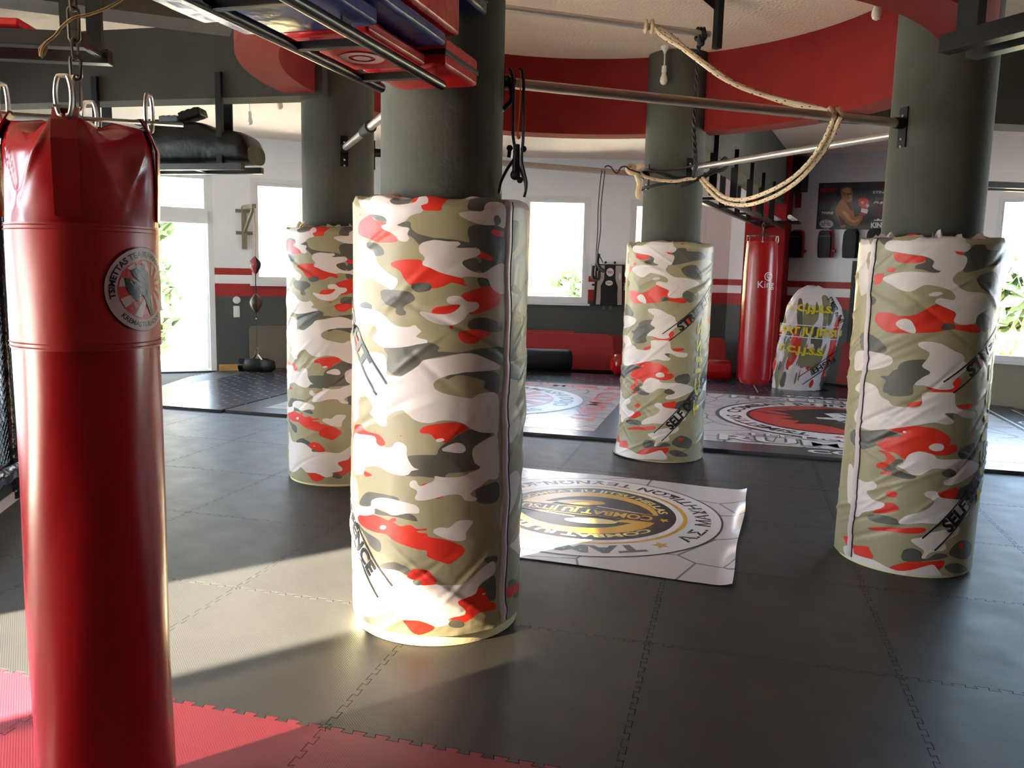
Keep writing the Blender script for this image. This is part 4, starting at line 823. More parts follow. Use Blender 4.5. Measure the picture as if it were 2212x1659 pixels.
put_text(mb,'COMBAT JU JITSU',FB(g*6),.14,2,bold=.03,width=.90)
mb.build('round_emblem',['wh','bk','gold','gp','goldp'],root,smooth=False); PFINE[0]=0
# ------------------------------------------------------------------ red punching bag hanging close on the left
BD=2.46; baz=math.radians(-27.22); bx_,by_=BD*math.sin(baz),BD*math.cos(baz); BR=.176
bagc=Vector((bx_,by_)); bfa=math.atan2(-by_,-bx_)
bzt=1.935; zb1=atD(200,484,BD-.15).z; zb0=atD(200,757,BD-.15).z
root=thing('punching_bag','glossy red punching bag with a round club emblem, hanging close at the left','punching bag',(bx_,by_,.02))
rnd=np.random.RandomState(5)
def bag_section(z0,z1,nz,fold,seedk,r=BR,top=False):
    n=128; vs=[];fs=[]
    for j in range(nz+1):
        t=j/nz; z=z0+(z1-z0)*t
        for k in range(n):
            a=2*PI*k/n; rr=r+.0025*math.sin(3*a+z*3+seedk)+.0018*math.sin(5*a-z*7)
            if fold: 
                rr+=fold*(t**1.1)*(math.cos(4*(a-bfa+.17))*.55+math.sin(7*a+2*z*9)*.16+math.sin(11*a-9*z)*.07)-fold*.5*t
                rr-=.022*max(0,(t-.72)/.28)**2
                for s0 in (-.17,1.40,2.97,-1.74):
                    for sg in (-1,1):
                        da=(a-bfa-s0+PI)%(2*PI)-PI; rr+=.009*t*math.exp(-((da-sg*(.22+.75*(1-t)))/.055)**2)
                zz=z+ (t**2)*(.020*math.cos(4*(a-bfa+.17))-.012)
            else: zz=z
            vs.append((bx_+rr*math.cos(a),by_+rr*math.sin(a),zz))
    for j in range(nz):
        for k in range(n): fs.append((j*n+k,j*n+(k+1)%n,(j+1)*n+(k+1)%n,(j+1)*n+k))
    return vs,fs,n
mb=MB(); vs,fs,n=bag_section(.05,zb0+.01,34,0,1); mb.add(vs,fs); mb.lathe([(.02,.02),(BR*.8,.022),(BR*.97,.035),(BR,.055)],(bx_,by_,0),128,cap=True); mb.build('bag_body','redv',root,sharp=50)
mb=MB(); vs,fs,n=bag_section(zb0,zb1,16,0,1,BR+.003); mb.add(vs,fs)
for z in (zb0+.006,zb0+.016,zb1-.006,zb1-.016): mb.lathe([(BR+.0045,z-.0012),(BR+.006,z),(BR+.0045,z+.0012)],(bx_,by_,0),96,cap=False)
band=mb.build('stitched_band','redv2',root,sharp=50)
mb=MB(); vs,fs,n=bag_section(zb1-.005,bzt,22,.030,1,BR+.001); o_=len(vs)
last=vs[-n:]; c1_=[(bx_+(v[0]-bx_)*.55,by_+(v[1]-by_)*.55,v[2]+.004+.010*math.sin(i*.6)) for i,v in enumerate(last)]; c2_=[(bx_+(v[0]-bx_)*.1,by_+(v[1]-by_)*.1,bzt-.012) for v in last]
vs=vs+c1_+c2_
for q in (0,1): fs+=[(o_-n+q*n+k,o_-n+q*n+(k+1)%n,o_+q*n+(k+1)%n,o_+q*n+k) for k in range(n)]
mb.add(vs,fs).build('gathered_top','redc',root,sharp=60)
def Fbag(off):
    def f(x,y): a=bfa+x/BR; r=BR+.0045+off; return Vector((bx_+r*math.cos(a),by_+r*math.sin(a),y))
    return f
# emblem centre from the left rim of the print
def bag_s(px_,py_):
    d=ray(px_,py_); h=Vector((d.x,d.y)); L=h.length; h/=L; b=h.dot(bagc); q=b*b-(bagc.length_squared-BR*BR); t=b-math.sqrt(max(q,0)); p=h*t; a=math.atan2(p.y-by_,p.x-bx_)-bfa; return ((a+PI)%(2*PI)-PI)*BR,Z0+d.z/L*t
sl_,_=bag_s(222,625); zt_=bag_s(290,533)[1]; zb_=bag_s(290,717)[1]; ER=(zt_-zb_)/2
Fe=lambda off=0.:(lambda x,y:Fbag(off)(x+sl_+ER,y+(zt_+zb_)/2))
M['wh2']=mat('faded_white_print',(196,168,168),.35)
FINE=True; PFINE[0]=.018
ray_emblem(Fe,ER,root,[('TSIMETTAS TEAM',2.42,1.62),('TAMASHI DOJO',.75,1.35)],[('KREMASTI-RHODES',-PI/2,1.35)],('wh2','bk','redp'),gap=.0006)
FINE=False; PFINE[0]=0
# straps, rings, hooks, spreader cross and chain
zs_=[atD(240,262,BD).z]; zsp=zs_[0]
for k,aoff in enumerate((-.17,1.40,2.97,-1.74)):
    a=bfa+aoff; ca,sa=math.cos(a),math.sin(a); er=Vector((ca,sa,0)); et=Vector((-sa,ca,0)); c=Vector((bx_,by_,0))
    mb=MB(); rows=[]; P=[(BR+.007,zb1+.015),(BR+.010,zb1+.10),(BR+.012,bzt-.05),(BR-.005,bzt-.005),(BR-.025,bzt+.028)]
    for r,z in P:
        for w_ in (-.029,.029): rows.append(c+er*r+et*w_+Vector((0,0,z)))
    for r,z in P:
        for w_ in (-.029,.029): rows.append(c+er*(r-.006)+et*w_+Vector((0,0,z)))
    fs=[]; 
    for i in range(4): fs+=[(2*i,2*i+1,2*i+3,2*i+2),(10+2*i,10+2*i+2,10+2*i+3,10+2*i+1),(2*i,2*i+2,10+2*i+2,10+2*i),(2*i+1,10+2*i+1,10+2*i+3,2*i+3)]
    mb.add(rows,fs); sp=mb.build('strap','redc',root,smooth=False)
    # spring hook: open link from strap top to the cross bar
    q=c+er*(BR-.028)+Vector((0,0,bzt+.02)); w_=.020; hgt=zsp-bzt+.0
    pts=[q+er*.02+(et*.94+er*.34)*w_*math.cos(t)+Vector((0,0,.030+.045*max(-1,min(1,1.25*math.sin(t))))) for t in np.linspace(-PI*.42,PI*1.42,26)]
    MB().tube(pts,.0055,8).build('hook','steel',root)
mb=MB(); c=Vector((bx_,by_,zsp))
for a,dr in ((bfa+1.36,.075),(bfa-.17-.05,.0)):
    d=Vector((math.cos(a),math.sin(a),0)); mb.bar(c-d*(BR+dr),c+d*(BR+dr),.030,.007)
mb.build('spreader_cross','steel',root,smooth=False,bevel=.001)
def link(mb,c,ax,up,L,w,r=.004,m=0):
    ax=Vector(ax).normalized(); up=Vector(up).normalized(); P=[Vector(c)+ax*(w*math.cos(t))+up*((L/2-w)*(1 if math.sin(t)>=0 else -1)+w*math.sin(t)) for t in np.linspace(0,2*PI,17)[:-1]]
    mb.tube(P,r,6,m,True)
ctop=2.84; z=zsp+.02; k=0
links=[(.085,.016,.005),(.060,.012,.0045),(.050,.013,.0035),(.085,.0125,.0042),(.085,.012,.0042),(.085,.018,.0055)]+[(.07,.014,.0045)]*9
for L,w_,r in links:
    a=baz+ (PI/2 if k%2==0 else .35); mb=MB(); link(mb,(bx_,by_,z+L/2),(math.cos(a+.4),math.sin(a+.4),0),(0,0,1),L,w_,r); mb.build('chain_link','dsteel' if k!=0 else 'chrome',root); z+=L-2*r*1.1; k+=1
    if z>2.80: break
bm_pt=Vector((-.60-.30*(2.6-by_)/-.954*0,0,0))
# steel outrigger from the ceiling beam that carries the bag
tt=(3.62-by_)/.954; bcx=-.40-.30*tt
MB().bar((bcx-.05,by_-.02,2.86),(bx_-.03,by_,2.86),.04,.06).build('outrigger','black',root,smooth=False)
# twine tied to the chain
root=thing('twine','frayed brown twine knotted round the chain above the near red bag','cord',atD(166,32,BD))
P=[atD(x,y,BD-.02) for x,y in ((300,-30),(262,0),(225,20),(190,32),(166,36),(150,44),(132,60),(118,78),(100,92),(90,108),(88,122))]
MB().tube(smooth_path(P,4),.0035,6).build('twine_strand','ocord' if False else 'wood',root)
mb=MB()
for k in range(7): mb.tube([atD(97,90,BD-.02),atD(84+k*3.2,104,BD-.02),atD(85+k*2,126-abs(k-3)*2,BD-.02)],.0012,5)
mb.build('frayed_end','wood',root)
# ------------------------------------------------------------------ pull-up bars between the columns
def cpt(c,d,r,z): return Vector((c[0]+d.x*r,c[1]+d.y*r,z))
def pull_bar(i,j,za,zb,label):
    a=Vector(COLS[i][0]);b=Vector(COLS[j][0]); d=(b-a).normalized(); ra,rb=COLS[i][2],COLS[j][2]
    root=thing('pull_up_bar',label,'pull-up bar',((a.x+b.x)/2,(a.y+b.y)/2,(za+zb)/2),'steel bars between the columns')
    p=cpt(a,d,ra+.01,za); q=cpt(b,-d,rb+.01,zb); MB().tube([p,q],.0235,20).build('pipe','steel',root)
    for c,dd,z,r in ((a,d,za,ra),(b,-d,zb,rb)):
        mb=MB(); R=rotz(math.atan2(dd.y,dd.x)); pp=cpt(c,dd,r+.004,z-.02); mb.box(pp,(.008,.055,.21),R); mb.tube([cpt(c,dd,r,z),cpt(c,dd,r+.06,z)],.030,16); br=mb.build('bracket','black',root,smooth=True)
        for dz in (.06,-.06,-.10):
            MB().sph(cpt(c,dd,r+.009,z-.02+dz),.008,8).build('bolt','steel',br)
    return root,p,q
b14,pA,pB=pull_bar(0,3,2.425,2.425,'steel pull-up bar from the nearest column to the right column, under the red ring')
b34,pC,pD=pull_bar(2,3,2.47,2.43,'shiny steel bar running from the farthest column towards the right column')
b23,pE,pF=pull_bar(1,2,2.45,2.43,'steel bar between the left and farthest columns, with purple cords hung on it')
b12,pG,pH=pull_bar(1,0,2.43,2.46,'short visible stretch of steel bar behind the nearest column, bolted to the left column')
# wrapped tape on the short bar
MB().tube([pG.lerp(pH,.32),pG.lerp(pH,.42)],.036,12,rs=[.034,.038]).build('tape_wrap','brope',b12)
# upper bar hung under the plaster ceiling
root=thing('ceiling_bar','high steel bar under the pale ceiling, held by a dark post hanging from it','pull-up bar',(1.28,5.7,3.1))
pr=Vector((1.25,5.72,3.17)); pl=gz(1095,18,3.17); dl_=(pl-pr).normalized(); pe=pr+dl_*2.25
MB().tube([pr,pe],.020,16).build('pipe','steel',root)
for p in (pr+Vector((.05,0,0)),pe-Vector((.05,0,0))):
    mb=MB(); mb.box((p.x,p.y,3.25),(.048,.048,.34),rotz(.5)); mb.box((p.x,p.y,3.413),(.16,.12,.012),rotz(.5)); po=mb.build('post','black',root,smooth=False,bevel=.003)
    MB().poly([(0,0),(.12,0),(0,-.09)],lambda x,y,p=p:Vector((p.x-.02-x,p.y,3.41+y)),0,0,lambda x,y,p=p:Vector((p.x-.02-x,p.y+.006,3.41+y))).build('gusset','black',po,smooth=False)
# ------------------------------------------------------------------ ropes
root=thing('battle_rope','cream double rope draped from the ceiling bar over the steel bar in a long loop','rope',pr.lerp(pe,.25))
def strand(P,off,name='rope_strand',r=.0135,k=8,fl=True):
    Q=smooth_path(P,k); mb=MB(); mb.tube(Q,r,8)
    acc=0;side=0
    for i in range(1,len(Q)):
        acc+=(Q[i]-Q[i-1]).length
        if fl and acc>.035:
            acc=0; t=(Q[i]-Q[i-1]).normalized(); side+=1
            a=t.cross(Vector((0,0,1))).normalized(); b=t.cross(a)
            for q in range(2):
                d=(a*math.cos(side*2.1+q*PI*.9)+b*math.sin(side*2.1+q*PI*.9)); mb.tube([Q[i]+d*r*.98-t*.006,Q[i]+d*(r+.0012),Q[i]+d*r*.98+t*.006],.0026,4,1)
    return mb.build(name,['rope','ropefleck'],root)
tb=pA.lerp(pB,0); 
def onbar(x,y): # nearest point of the near bar at pixel
    best=None
    for k in range(201):
        p=pA.lerp(pB,k/200); d=p-CAM; c=d.dot(fw); X=W_/2+FPX*d.dot(RT)/c
        if best is None or abs(X-x)<best[0]: best=(abs(X-x),p)
    return best[1]
ob_=onbar(1805,0); dob=math.hypot(ob_.x,ob_.y)
up0_=pr.lerp(pe,.20)
d0=math.hypot(up0_.x,up0_.y)
A1=[(1414,58),(1432,78),(1470,102),(1510,132),(1560,168),(1620,196),(1690,216),(1760,232),(1803,243)]
B1=[(1414,58),(1445,74),(1490,112),(1530,142),(1580,176),(1640,202),(1700,222),(1765,237),(1803,247)]
A2=[(1812,262),(1795,300),(1765,345),(1722,392),(1670,425),(1612,443),(1562,436),(1532,412),(1512,386)]
B2=[(1800,258),(1782,300),(1752,345),(1712,384),(1664,412),(1612,430),(1570,428),(1540,406),(1518,384)]
def dd(L,da,db,off=0.,bow=0.):
    n=len(L); return [atD(x,y,da+(db-da)*k/(n-1)+off+bow*math.sin(PI*k/(n-1))) for k,(x,y) in enumerate(L)]
dC3=7.0
strand(dd(A1,d0,dob)+[ob_+Vector((.01,.0,.04)),ob_+Vector((.02,-.03,.0))]+dd(A2,dob-.02,dC3),0); strand(dd(B1,d0,dob,.03)+[ob_+Vector((-.03,.0,.04)),ob_+Vector((-.02,-.03,.0))]+dd(B2,dob-.02,dC3-.04),0)
strand([atD(x,y,dC3-.01) for x,y in ((1514,386),(1490,386),(1462,391),(1430,390),(1400,384),(1380,374),(1366,364))],0)
mb=MB(); kn=atD(1372,366,dC3-.02)
for k in range(3): mb.tube([kn+Vector((.035*math.cos(t)+.03*(k-1),.03*math.sin(t),.034*math.sin(t+k))) for t in np.linspace(0,2*PI,14)[:-1]],.017,8,0,True)
mb.tube(smooth_path([kn,kn+Vector((.02,-.02,-.06)),kn+Vector((.04,-.01,-.12)),kn+Vector((.03,-.02,-.19)),kn+Vector((.045,0,-.22))],5),.024,8,rs=None); mb.build('end_knot','rope',root)
mb=MB(); 
for k in range(2): mb.tube([up0_+Vector((.02*(k-.5)*2,.0,0))+Vector((0,.032*math.cos(t),.032*math.sin(t))) for t in np.linspace(0,2*PI,14)[:-1]],.013,8,0,True)
mb.build('top_knot','rope',root)
root=thing('black_rope','black twisted rope hanging from the high bar in front of the farthest column','rope',pr)
P=[pr+Vector((-.05,0,.0)),pr+Vector((-.07,-.01,-.06)),pr+Vector((-.075,-.01,-.3)),pr+Vector((-.075,-.01,-.6)),atD(1503,352,5.85),atD(1500,372,6.4),atD(1498,384,7.05)]
Q=smooth_path(P,30); 
for ph in (0,PI):
    mb=MB(); mb.tube([q+Vector((.008*math.cos(i*.55+ph),.008*math.sin(i*.55+ph),0)) for i,q in enumerate(Q)],.0085,6); mb.build('rope_strand','brope',root)
mb=MB(); kk=pr+Vector((-.06,0,0))
for k in range(3): mb.tube([kk+Vector((.02*(k-1),0,0))+Vector((.008*math.sin(2*t),.034*math.cos(t),.036*math.sin(t))) for t in np.linspace(0,2*PI,12)[:-1]],.011,6,0,True)
mb.sph(kk+Vector((0,-.02,-.06)),.026,10); mb.build('knot','brope',root)
c3=Vector(COLS[2][0]); root=thing('strap_sling','black webbing sling knotted round the farthest column at bar height','strap',(c3.x,c3.y,2.40))
mb=MB(); rs=COLS[2][2]
mb.tube([(c3.x+(rs+.012)*math.cos(t),c3.y+(rs+.012)*math.sin(t),2.42+.05*math.sin(t*2+1)) for t in np.linspace(0,2*PI,40)[:-1]],.012,6,0,True)
mb.tube([(c3.x+(rs+.02)*math.cos(t),c3.y+(rs+.02)*math.sin(t),2.36+.04*math.cos(t)) for t in np.linspace(0,2*PI,40)[:-1]],.010,6,0,True)
mb.build('webbing_loop','brope',root)
mb=MB(); mb.tube(smooth_path([atD(1500,390,7.0),atD(1530,375,6.95),atD(1556,352,6.9),atD(1566,342,6.9),atD(1572,352,6.93),atD(1562,366,6.96),atD(1540,372,7.0),atD(1510,388,7.05)],5),.017,6)
mb.tube(smooth_path([atD(1458,398,7.05),atD(1478,384,7.04),atD(1500,392,7.02),atD(1470,402,7.04)],4),.012,6); mb.build('tied_end','brope',root)
MB().tube(smooth_path([atD(1400,372,7.1),atD(1440,368,7.08),atD(1480,362,7.06),atD(1520,352,7.0),atD(1545,350,6.98)],4),.008,6).build('cord_wrap','cord',root)
# purple cords with handles on the far bar
root=thing('skipping_rope','thin purple cords with black handles hanging from the bar beside the window','skipping rope',atD(1298,365,6.95))
for k,(xa,xb,xc) in enumerate(((1299,1293,1288),(1306,1299,1291))):
    MB().tube(smooth_path([atD(xa+1,368,6.93),atD(xa-3,400,6.93),atD(xb-1,450,6.95),atD(xb-2,500,6.95),atD(xc,545,6.95),atD(xc-2,575,6.95)],5),.0042,6).build('cord','cord',root)
P=[atD(x,y,6.93) for x,y in ((1306,362),(1312,358),(1320,361),(1326,370),(1334,374),(1341,362),(1352,360),(1360,366),(1384,374))]
MB().tube(smooth_path(P,5),.006,6).build('wrapped_cord','cord',root)
for P in (((1293,548),(1290,566),(1296,580),(1306,586)),((1281,574),(1280,598),(1286,604),(1293,600),(1294,585))):
    MB().tube(smooth_path([atD(x,y,6.94) for x,y in P],5),.016,8).build('handle','blackm',root)
MB().tube([atD(1291,545,6.95),atD(1303,568,6.95)],.004,6).build('clip_cord','blackm',root)
# resistance tubes at the nearest column
root=thing('resistance_tubes','dark resistance tubes with a black handle slung over the bar by the nearest column','exercise tubes',atD(1120,155,3.62))
D_=3.62
MB().tube(smooth_path([atD(x,y,D_) for x,y in ((1098,150),(1104,152),(1109,180),(1109,240),(1108,290),(1113,325),(1112,340),(1096,365),(1083,392),(1078,418))],5),.0065,8).build('tube','navy',root)
MB().tube(smooth_path([atD(x,y,D_) for x,y in ((1121,150),(1128,152),(1131,180),(1131,250),(1130,300),(1127,345),(1132,372),(1137,395),(1136,412),(1132,426))],5),.0065,8).build('tube','navy',root)
MB().tube(smooth_path([atD(x,y,D_) for x,y in ((1114,340),(1122,362),(1134,392),(1136,410))],5),.006,8).build('tube','navy',root)
MB().tube(smooth_path([atD(x,y,D_-.01) for x,y in ((1124,152),(1124,200),(1122,250),(1119,292))],4),.003,6).build('orange_cord','ocord',root)
MB().sph(atD(1120,296,D_-.01),.010,8).build('orange_knot','ocord',root)
mb=MB(); mb.tube([atD(1116,312,D_),atD(1114,382,D_)],.016,10,rs=[.014,.017]); mb.sph(atD(1113,378,D_),.022,12); mb.build('handle','blackm',root)
for x,y in ((1101,320),(1131,322),(1123,389)): MB().sph(atD(x,y,D_),.014,10).build('end_knob','blackm',root)
MB().tube(smooth_path([atD(x,y,D_) for x,y in ((1101,320),(1100,334),(1099,340))],3),.008,6).build('tail','blackm',root)
mb=MB(); mb.tube(smooth_path([atD(x,y,3.70) for x,y in ((1092,168),(1100,172),(1106,212),(1092,232),(1088,236))],4),.011,8); mb.build('strap_handle','blackm',root)
# ------------------------------------------------------------------ bare bulbs on short drops
def bulb_proto():
    root=thing('pendant_bulb','x','light bulb',(0,0,0),'bare bulbs on the ceilings')
    MB().lathe([(.034,0),(.032,-.018),(.014,-.040),(.010,-.055)],(0,0,0),16).build('ceiling_rose','white',root)
    MB().lathe([(.006,-.05),(.006,-.15)],(0,0,0),8).build('stem','white',root)
    MB().lathe([(.010,-.145),(.020,-.155),(.021,-.195),(.019,-.205)],(0,0,0),16).build('socket','white',root)
    MB().lathe([(.016,-.20),(.018,-.215),(.030,-.250),(.031,-.272),(.022,-.292),(.002,-.302)],(0,0,0),16,cap=False).build('bulb','bulb',root); return root
bp=bulb_proto(); p=gz(1437,100,ZI); bp.location=p; bp['label']='bare bulb on a white drop in front of the farthest column top'
for (x,y,zc,lab) in ((1893,44,ZI,'bare bulb against the red ring, just left of the right column top'),(540,271,ZC,'bare bulb hanging near the narrow black hanger left of the left column'),(605,237,ZC,'bare bulb peeking under the grey beam left of the left column'),(1218,297,ZC,'bare bulb just below the red ring over the back window'),(1108,345,ZC,'bare bulb behind the dark resistance tubes'),(1400,352,ZC,'bare bulb at the left edge of the farthest column')):
    q=gz(x,y,zc-.30); dup(bp,(q.x,q.y,zc),0,lab)
# ------------------------------------------------------------------ hanging racks
def pad_block(name,mats,c,dims,ang,label,cat,grp=None,strap=True,round_=.03,tilt=0.,emblem=False):
    c=Vector(c); root=thing(name,label,cat,c-Vector((0,0,dims[2]/2)),grp)
    mb=MB(); R=rotz(ang)@Matrix.Rotation(tilt,3,'Y'); n=10; L,Wd,Hh=dims; vs=[];fs=[]
    for i in range(n+1):
        for j in range(n+1):
            for k in (0,1):
                x=(i/n-.5)*L; y=(j/n-.5)*Wd; e=min(1,min(i,n-i,j,n-j)/2); z=(k-.5)*Hh*(.80+.20*e)+(.006*math.sin(i*2.3+j*1.7) if e>0 else 0)*(1 if k else -.3); vs.append(c+R@Vector((x,y,z)))
    idx=lambda i,j,k:(i*(n+1)+j)*2+k
    for i in range(n):
        for j in range(n): fs+=[(idx(i,j,1),idx(i+1,j,1),idx(i+1,j+1,1),idx(i,j+1,1)),(idx(i,j,0),idx(i,j+1,0),idx(i+1,j+1,0),idx(i+1,j,0))]
    for i in range(n): fs+=[(idx(i,0,0),idx(i+1,0,0),idx(i+1,0,1),idx(i,0,1)),(idx(i,n,0),idx(i,n,1),idx(i+1,n,1),idx(i+1,n,0)),(idx(0,i,0),idx(0,i,1),idx(0,i+1,1),idx(0,i+1,0)),(idx(n,i,0),idx(n,i+1,0),idx(n,i+1,1),idx(n,i,1))]
    mb.add(vs,fs); mb.build('pad_body',mats[0],root,bevel=.012,sharp=50)
    if strap:
        mb=MB(); mb.box(c+R@Vector((0,0,0)),(L+.006,Wd+.006,Hh*.16),R); mb.build('strap_band',mats[1],root,smooth=False,bevel=.004)
    return root
def rack(name,label,r0,a,L,half,z,cross,hang,ztop,cat='rack',w=.036,rail='rail',rnd=True,hs=((.05,.008),(.05,.008))):
    r0=Vector(r0);a=Vector(a).normalized();b=Vector((a.y,-a.x)); root=thing(name,label,cat,(r0.x,r0.y,z))
    P=lambda s,t,zz=z:Vector((r0.x+a.x*s+b.x*t,r0.y+a.y*s+b.y*t,zz))
    for t in (-half,half):
        if rnd: MB().tube([P(0,t),P(L,t)],w/2,14).build('rail',rail,root)
        else: MB().bar(P(0,t),P(L,t),w,w).build('rail',rail,root,smooth=False,bevel=.002)
    for s in cross: MB().bar(P(s,-half+w*.3),P(s,half-w*.3),.026,.026).build('cross_bar',rail,root,smooth=False,bevel=.002)
    for s,t in hang:
        hh=MB(); q=P(s,t*half); q2=P(s,t*half,ztop); hs_=hs[0] if t>0 else hs[1]; hh.box((q+q2)/2,(hs_[0],hs_[1],(q2-q).length),Matrix(((a.x,b.x,0),(a.y,b.y,0),(0,0,1)))); h_=hh.build('hanger','black',root,smooth=False)
        for dz in (.04,.12): MB().sph(P(s,t*(half+.006),ztop-dz),.007,8).build('bolt','steel',h_)
    return root,P
zr=2.27; a1=Vector((-.296,-.955)); R0=(-.402,3.206)
rk1,P1=rack('hanging_rack','black tube rack loaded with pads, hung before the nearest column top',R0,a1,2.3,.122,zr,(.165,.59,1.0,1.45,1.9),((.48,1),(.72,-1),(1.6,1),(1.6,-1)),2.96)
aa=math.atan2(a1.y,a1.x)
def ab(a,b,z): q=P1(a,-b,z); return q
grp='kick shields stacked on the rack'
pad_block('kick_shield',('redpad','blackv'),ab(-.06,.015,2.36),(.34,.33,.125),aa,'red kick shield with a black band, its end in front of the nearest column','kick shield',grp)
pad_block('kick_shield',('redpad','blackv'),ab(.36,-.03,2.325),(.44,.30,.055),aa,'thin red shield seen from below between the rack tubes, with a pale round print','kick shield',grp,strap=False)
mb=MB(); mb.ring((0,0),.045,.075,frame(ab(.33,-.03,2.293),(a1.x,a1.y,0),(-a1.y,a1.x,0))(0),0,40); mb.ring((0,0),.002,.03,frame(ab(.33,-.03,2.293),(a1.x,a1.y,0),(-a1.y,a1.x,0))(0),0,24); 
q=mb.build('round_print','wh2',[o for o in bpy.data.objects if o.name.startswith('kick_shield')][-1])
pad_block('kick_shield',('bluev','blackv'),ab(.86,-.06,2.335),(.50,.46,.07),aa,'blue kick shield lying on the rack tubes, its underside seen between them','kick shield',grp,strap=False)
pad_block('kick_shield',('bluev','blackv'),ab(.42,.035,2.385),(.52,.34,.055),aa,'blue shield squeezed under the big red one on the rack','kick shield',grp,strap=False)
pad_block('kick_shield',('redpad','blackv'),ab(.36,.03,2.50),(.68,.34,.17),aa,'big red kick shield on top of the rack pile','kick shield',grp,strap=False)
pad_block('kick_shield',('dblue','blackv'),ab(-.02,.03,2.66),(.62,.30,.14),aa,'dark blue kick shield with a black band, topmost and farthest on the rack','kick shield',grp)
pad_block('kick_shield',('bluev','wh'),ab(.98,-.25,2.345),(.5,.20,.08),aa,'blue and white shield sticking out of the left side of the rack','kick shield',grp)
# rack on the left beam with a long kit bag
r0=Vector((-1.92,6.175))
rk2,P2=rack('hanging_rack','black rack hung under the left grey beam, carrying a dark kit bag',r0,D2,2.25,.13,2.29,(.45,.9,1.35,1.8,2.2),((.28,1),(1.32,1),(.18,-1),(1.2,-1),(2.15,-1)),2.94,rnd=False,w=.045,hs=((.085,.01),(.045,.03)))
b2v=Vector((D2.y,-D2.x)).normalized()
root=thing('kit_bag','long dark green-black kit bag lying on the rack under the left beam','bag',P2(.55,0,2.31))
mb=MB(); n=30; vs=[];fs=[]; m_=20
for i in range(n+1):
    t=i/n; s_=-.03+t*1.22; hgt=.10+.20*math.sin(PI*min(1,t*.95+.04))**.55; wv=.012*math.sin(t*21)
    for k in range(m_):
        an=2*PI*k/m_; c_,s2=math.cos(an),math.sin(an); y=.155*(abs(c_)**.7)*(1 if c_>0 else -1); z=hgt*.5*(1+(abs(s2)**.75)*(1 if s2>0 else -1))+wv*(s2>0)
        e=1 if 0<i<n else .8; q=P2(s_,y*e,2.315+z*e+.0); vs.append(q)
for i in range(n):
    for k in range(m_): fs.append((i*m_+k,i*m_+(k+1)%m_,(i+1)*m_+(k+1)%m_,(i+1)*m_+k))
fs+=[tuple(range(m_)),tuple(n*m_+k for k in range(m_))[::-1]]
mb.add(vs,fs).build('bag_body','bagb',root,sharp=60)
for s_ in (.22,.42): 
    MB().lathe([(.014,0),(.014,.004),(.006,.004),(.006,0)],(0,0,0),12,cap=False).build('eyelet','steel',root).location=P2(s_,.165,2.45)-Vector(root.location)*0 if False else (0,0,0)
for o in [o for o in bpy.data.objects if o.name.startswith('eyelet')]: bpy.data.objects.remove(o)
for k,s_ in enumerate((.22,.42)): MB().sph(P2(s_,.150,2.47),.011,10).build('eyelet','steel',root)
for s_,w_,lab,mm in ((.62,.20,'small grey-green pad on top of the kit bag, nearest its middle','gp'),(.82,.22,'small dark blue pad lying on the kit bag','dblue'),(1.06,.2,'small pad at the far left end of the kit bag top','gp')):
    hz=2.315+.10+.20*math.sin(PI*min(1,(s_+.03)/1.22*.95+.04))**.55
    pad_block('focus_mitt',(mm,'blackv'),P2(s_,0,hz+.025),(w_*.8,.2,.05),math.atan2(D2.y,D2.x),lab,'focus mitt','mitts on the kit bag',strap=False)
pad_block('focus_mitt',('blackv','blackv'),P2(.48,0,2.675),(.16,.16,.07),math.atan2(D2.y,D2.x)+.2,'black mitt standing highest on the kit bag','focus mitt','mitts on the kit bag',strap=False,tilt=.3)
# short rack at the top left corner
q0=gz(213,103,2.45); q1=gz(213,133,2.45); dv=(gz(0,93,2.45)-q0); dv=Vector((dv.x,dv.y)).normalized(); hw=(q1-q0).length/2; m0=(q0+q1)/2
rk4,P4=rack('hanging_rack','short black rack with two bright lower edges at the top left corner',(m0.x,m0.y),dv,2.0,max(.07,hw),2.47,(.03,.6,1.2),((.06,-1),(.06,1),(1.4,1)),3.45,rnd=False,w=.06,hs=((.06,.03),(.06,.03)))
pad_block('folded_mat',('redpad','redpad'),P4(1.0,0,2.53),(1.5,.26,.05),math.atan2(dv.y,dv.x),'red mat folded on the short rack at the top left','folded mat',strap=False)
# rack at the top right corner
q0=gz(2045,105,2.6); q1=gz(2212,62,2.6); dv=Vector(((q1-q0).x,(q1-q0).y)).normalized()
rk5,P5=rack('hanging_rack','heavy black steel rack end crossing the top of the right column',(q0.x+.10,q0.y+.10),dv,1.6,.09,2.63,(.9,),((.12,1),(.5,-1)),3.05,rnd=False,w=.075,hs=((.10,.05),(.08,.05)))
pad_block('kick_shield',('redpad','blackv'),P5(.95,0,2.75),(.9,.3,.14),math.atan2(dv.y,dv.x),'red pad on the rack at the top right corner','kick shield')
# rack in front of the right edge window
q0=gz(2136,408,2.55); q1=q0+Vector((D4.x,D4.y,0))
rk6,P6=rack('hanging_rack','black rack with thin bright edges crossing the right edge window head',(q0.x-.3,q0.y-.1),D4,3.2,.13,2.57,(.3,1.2,2.2),((.3,-1),(1.6,-1),(2.7,1)),2.95,rnd=False,w=.06)
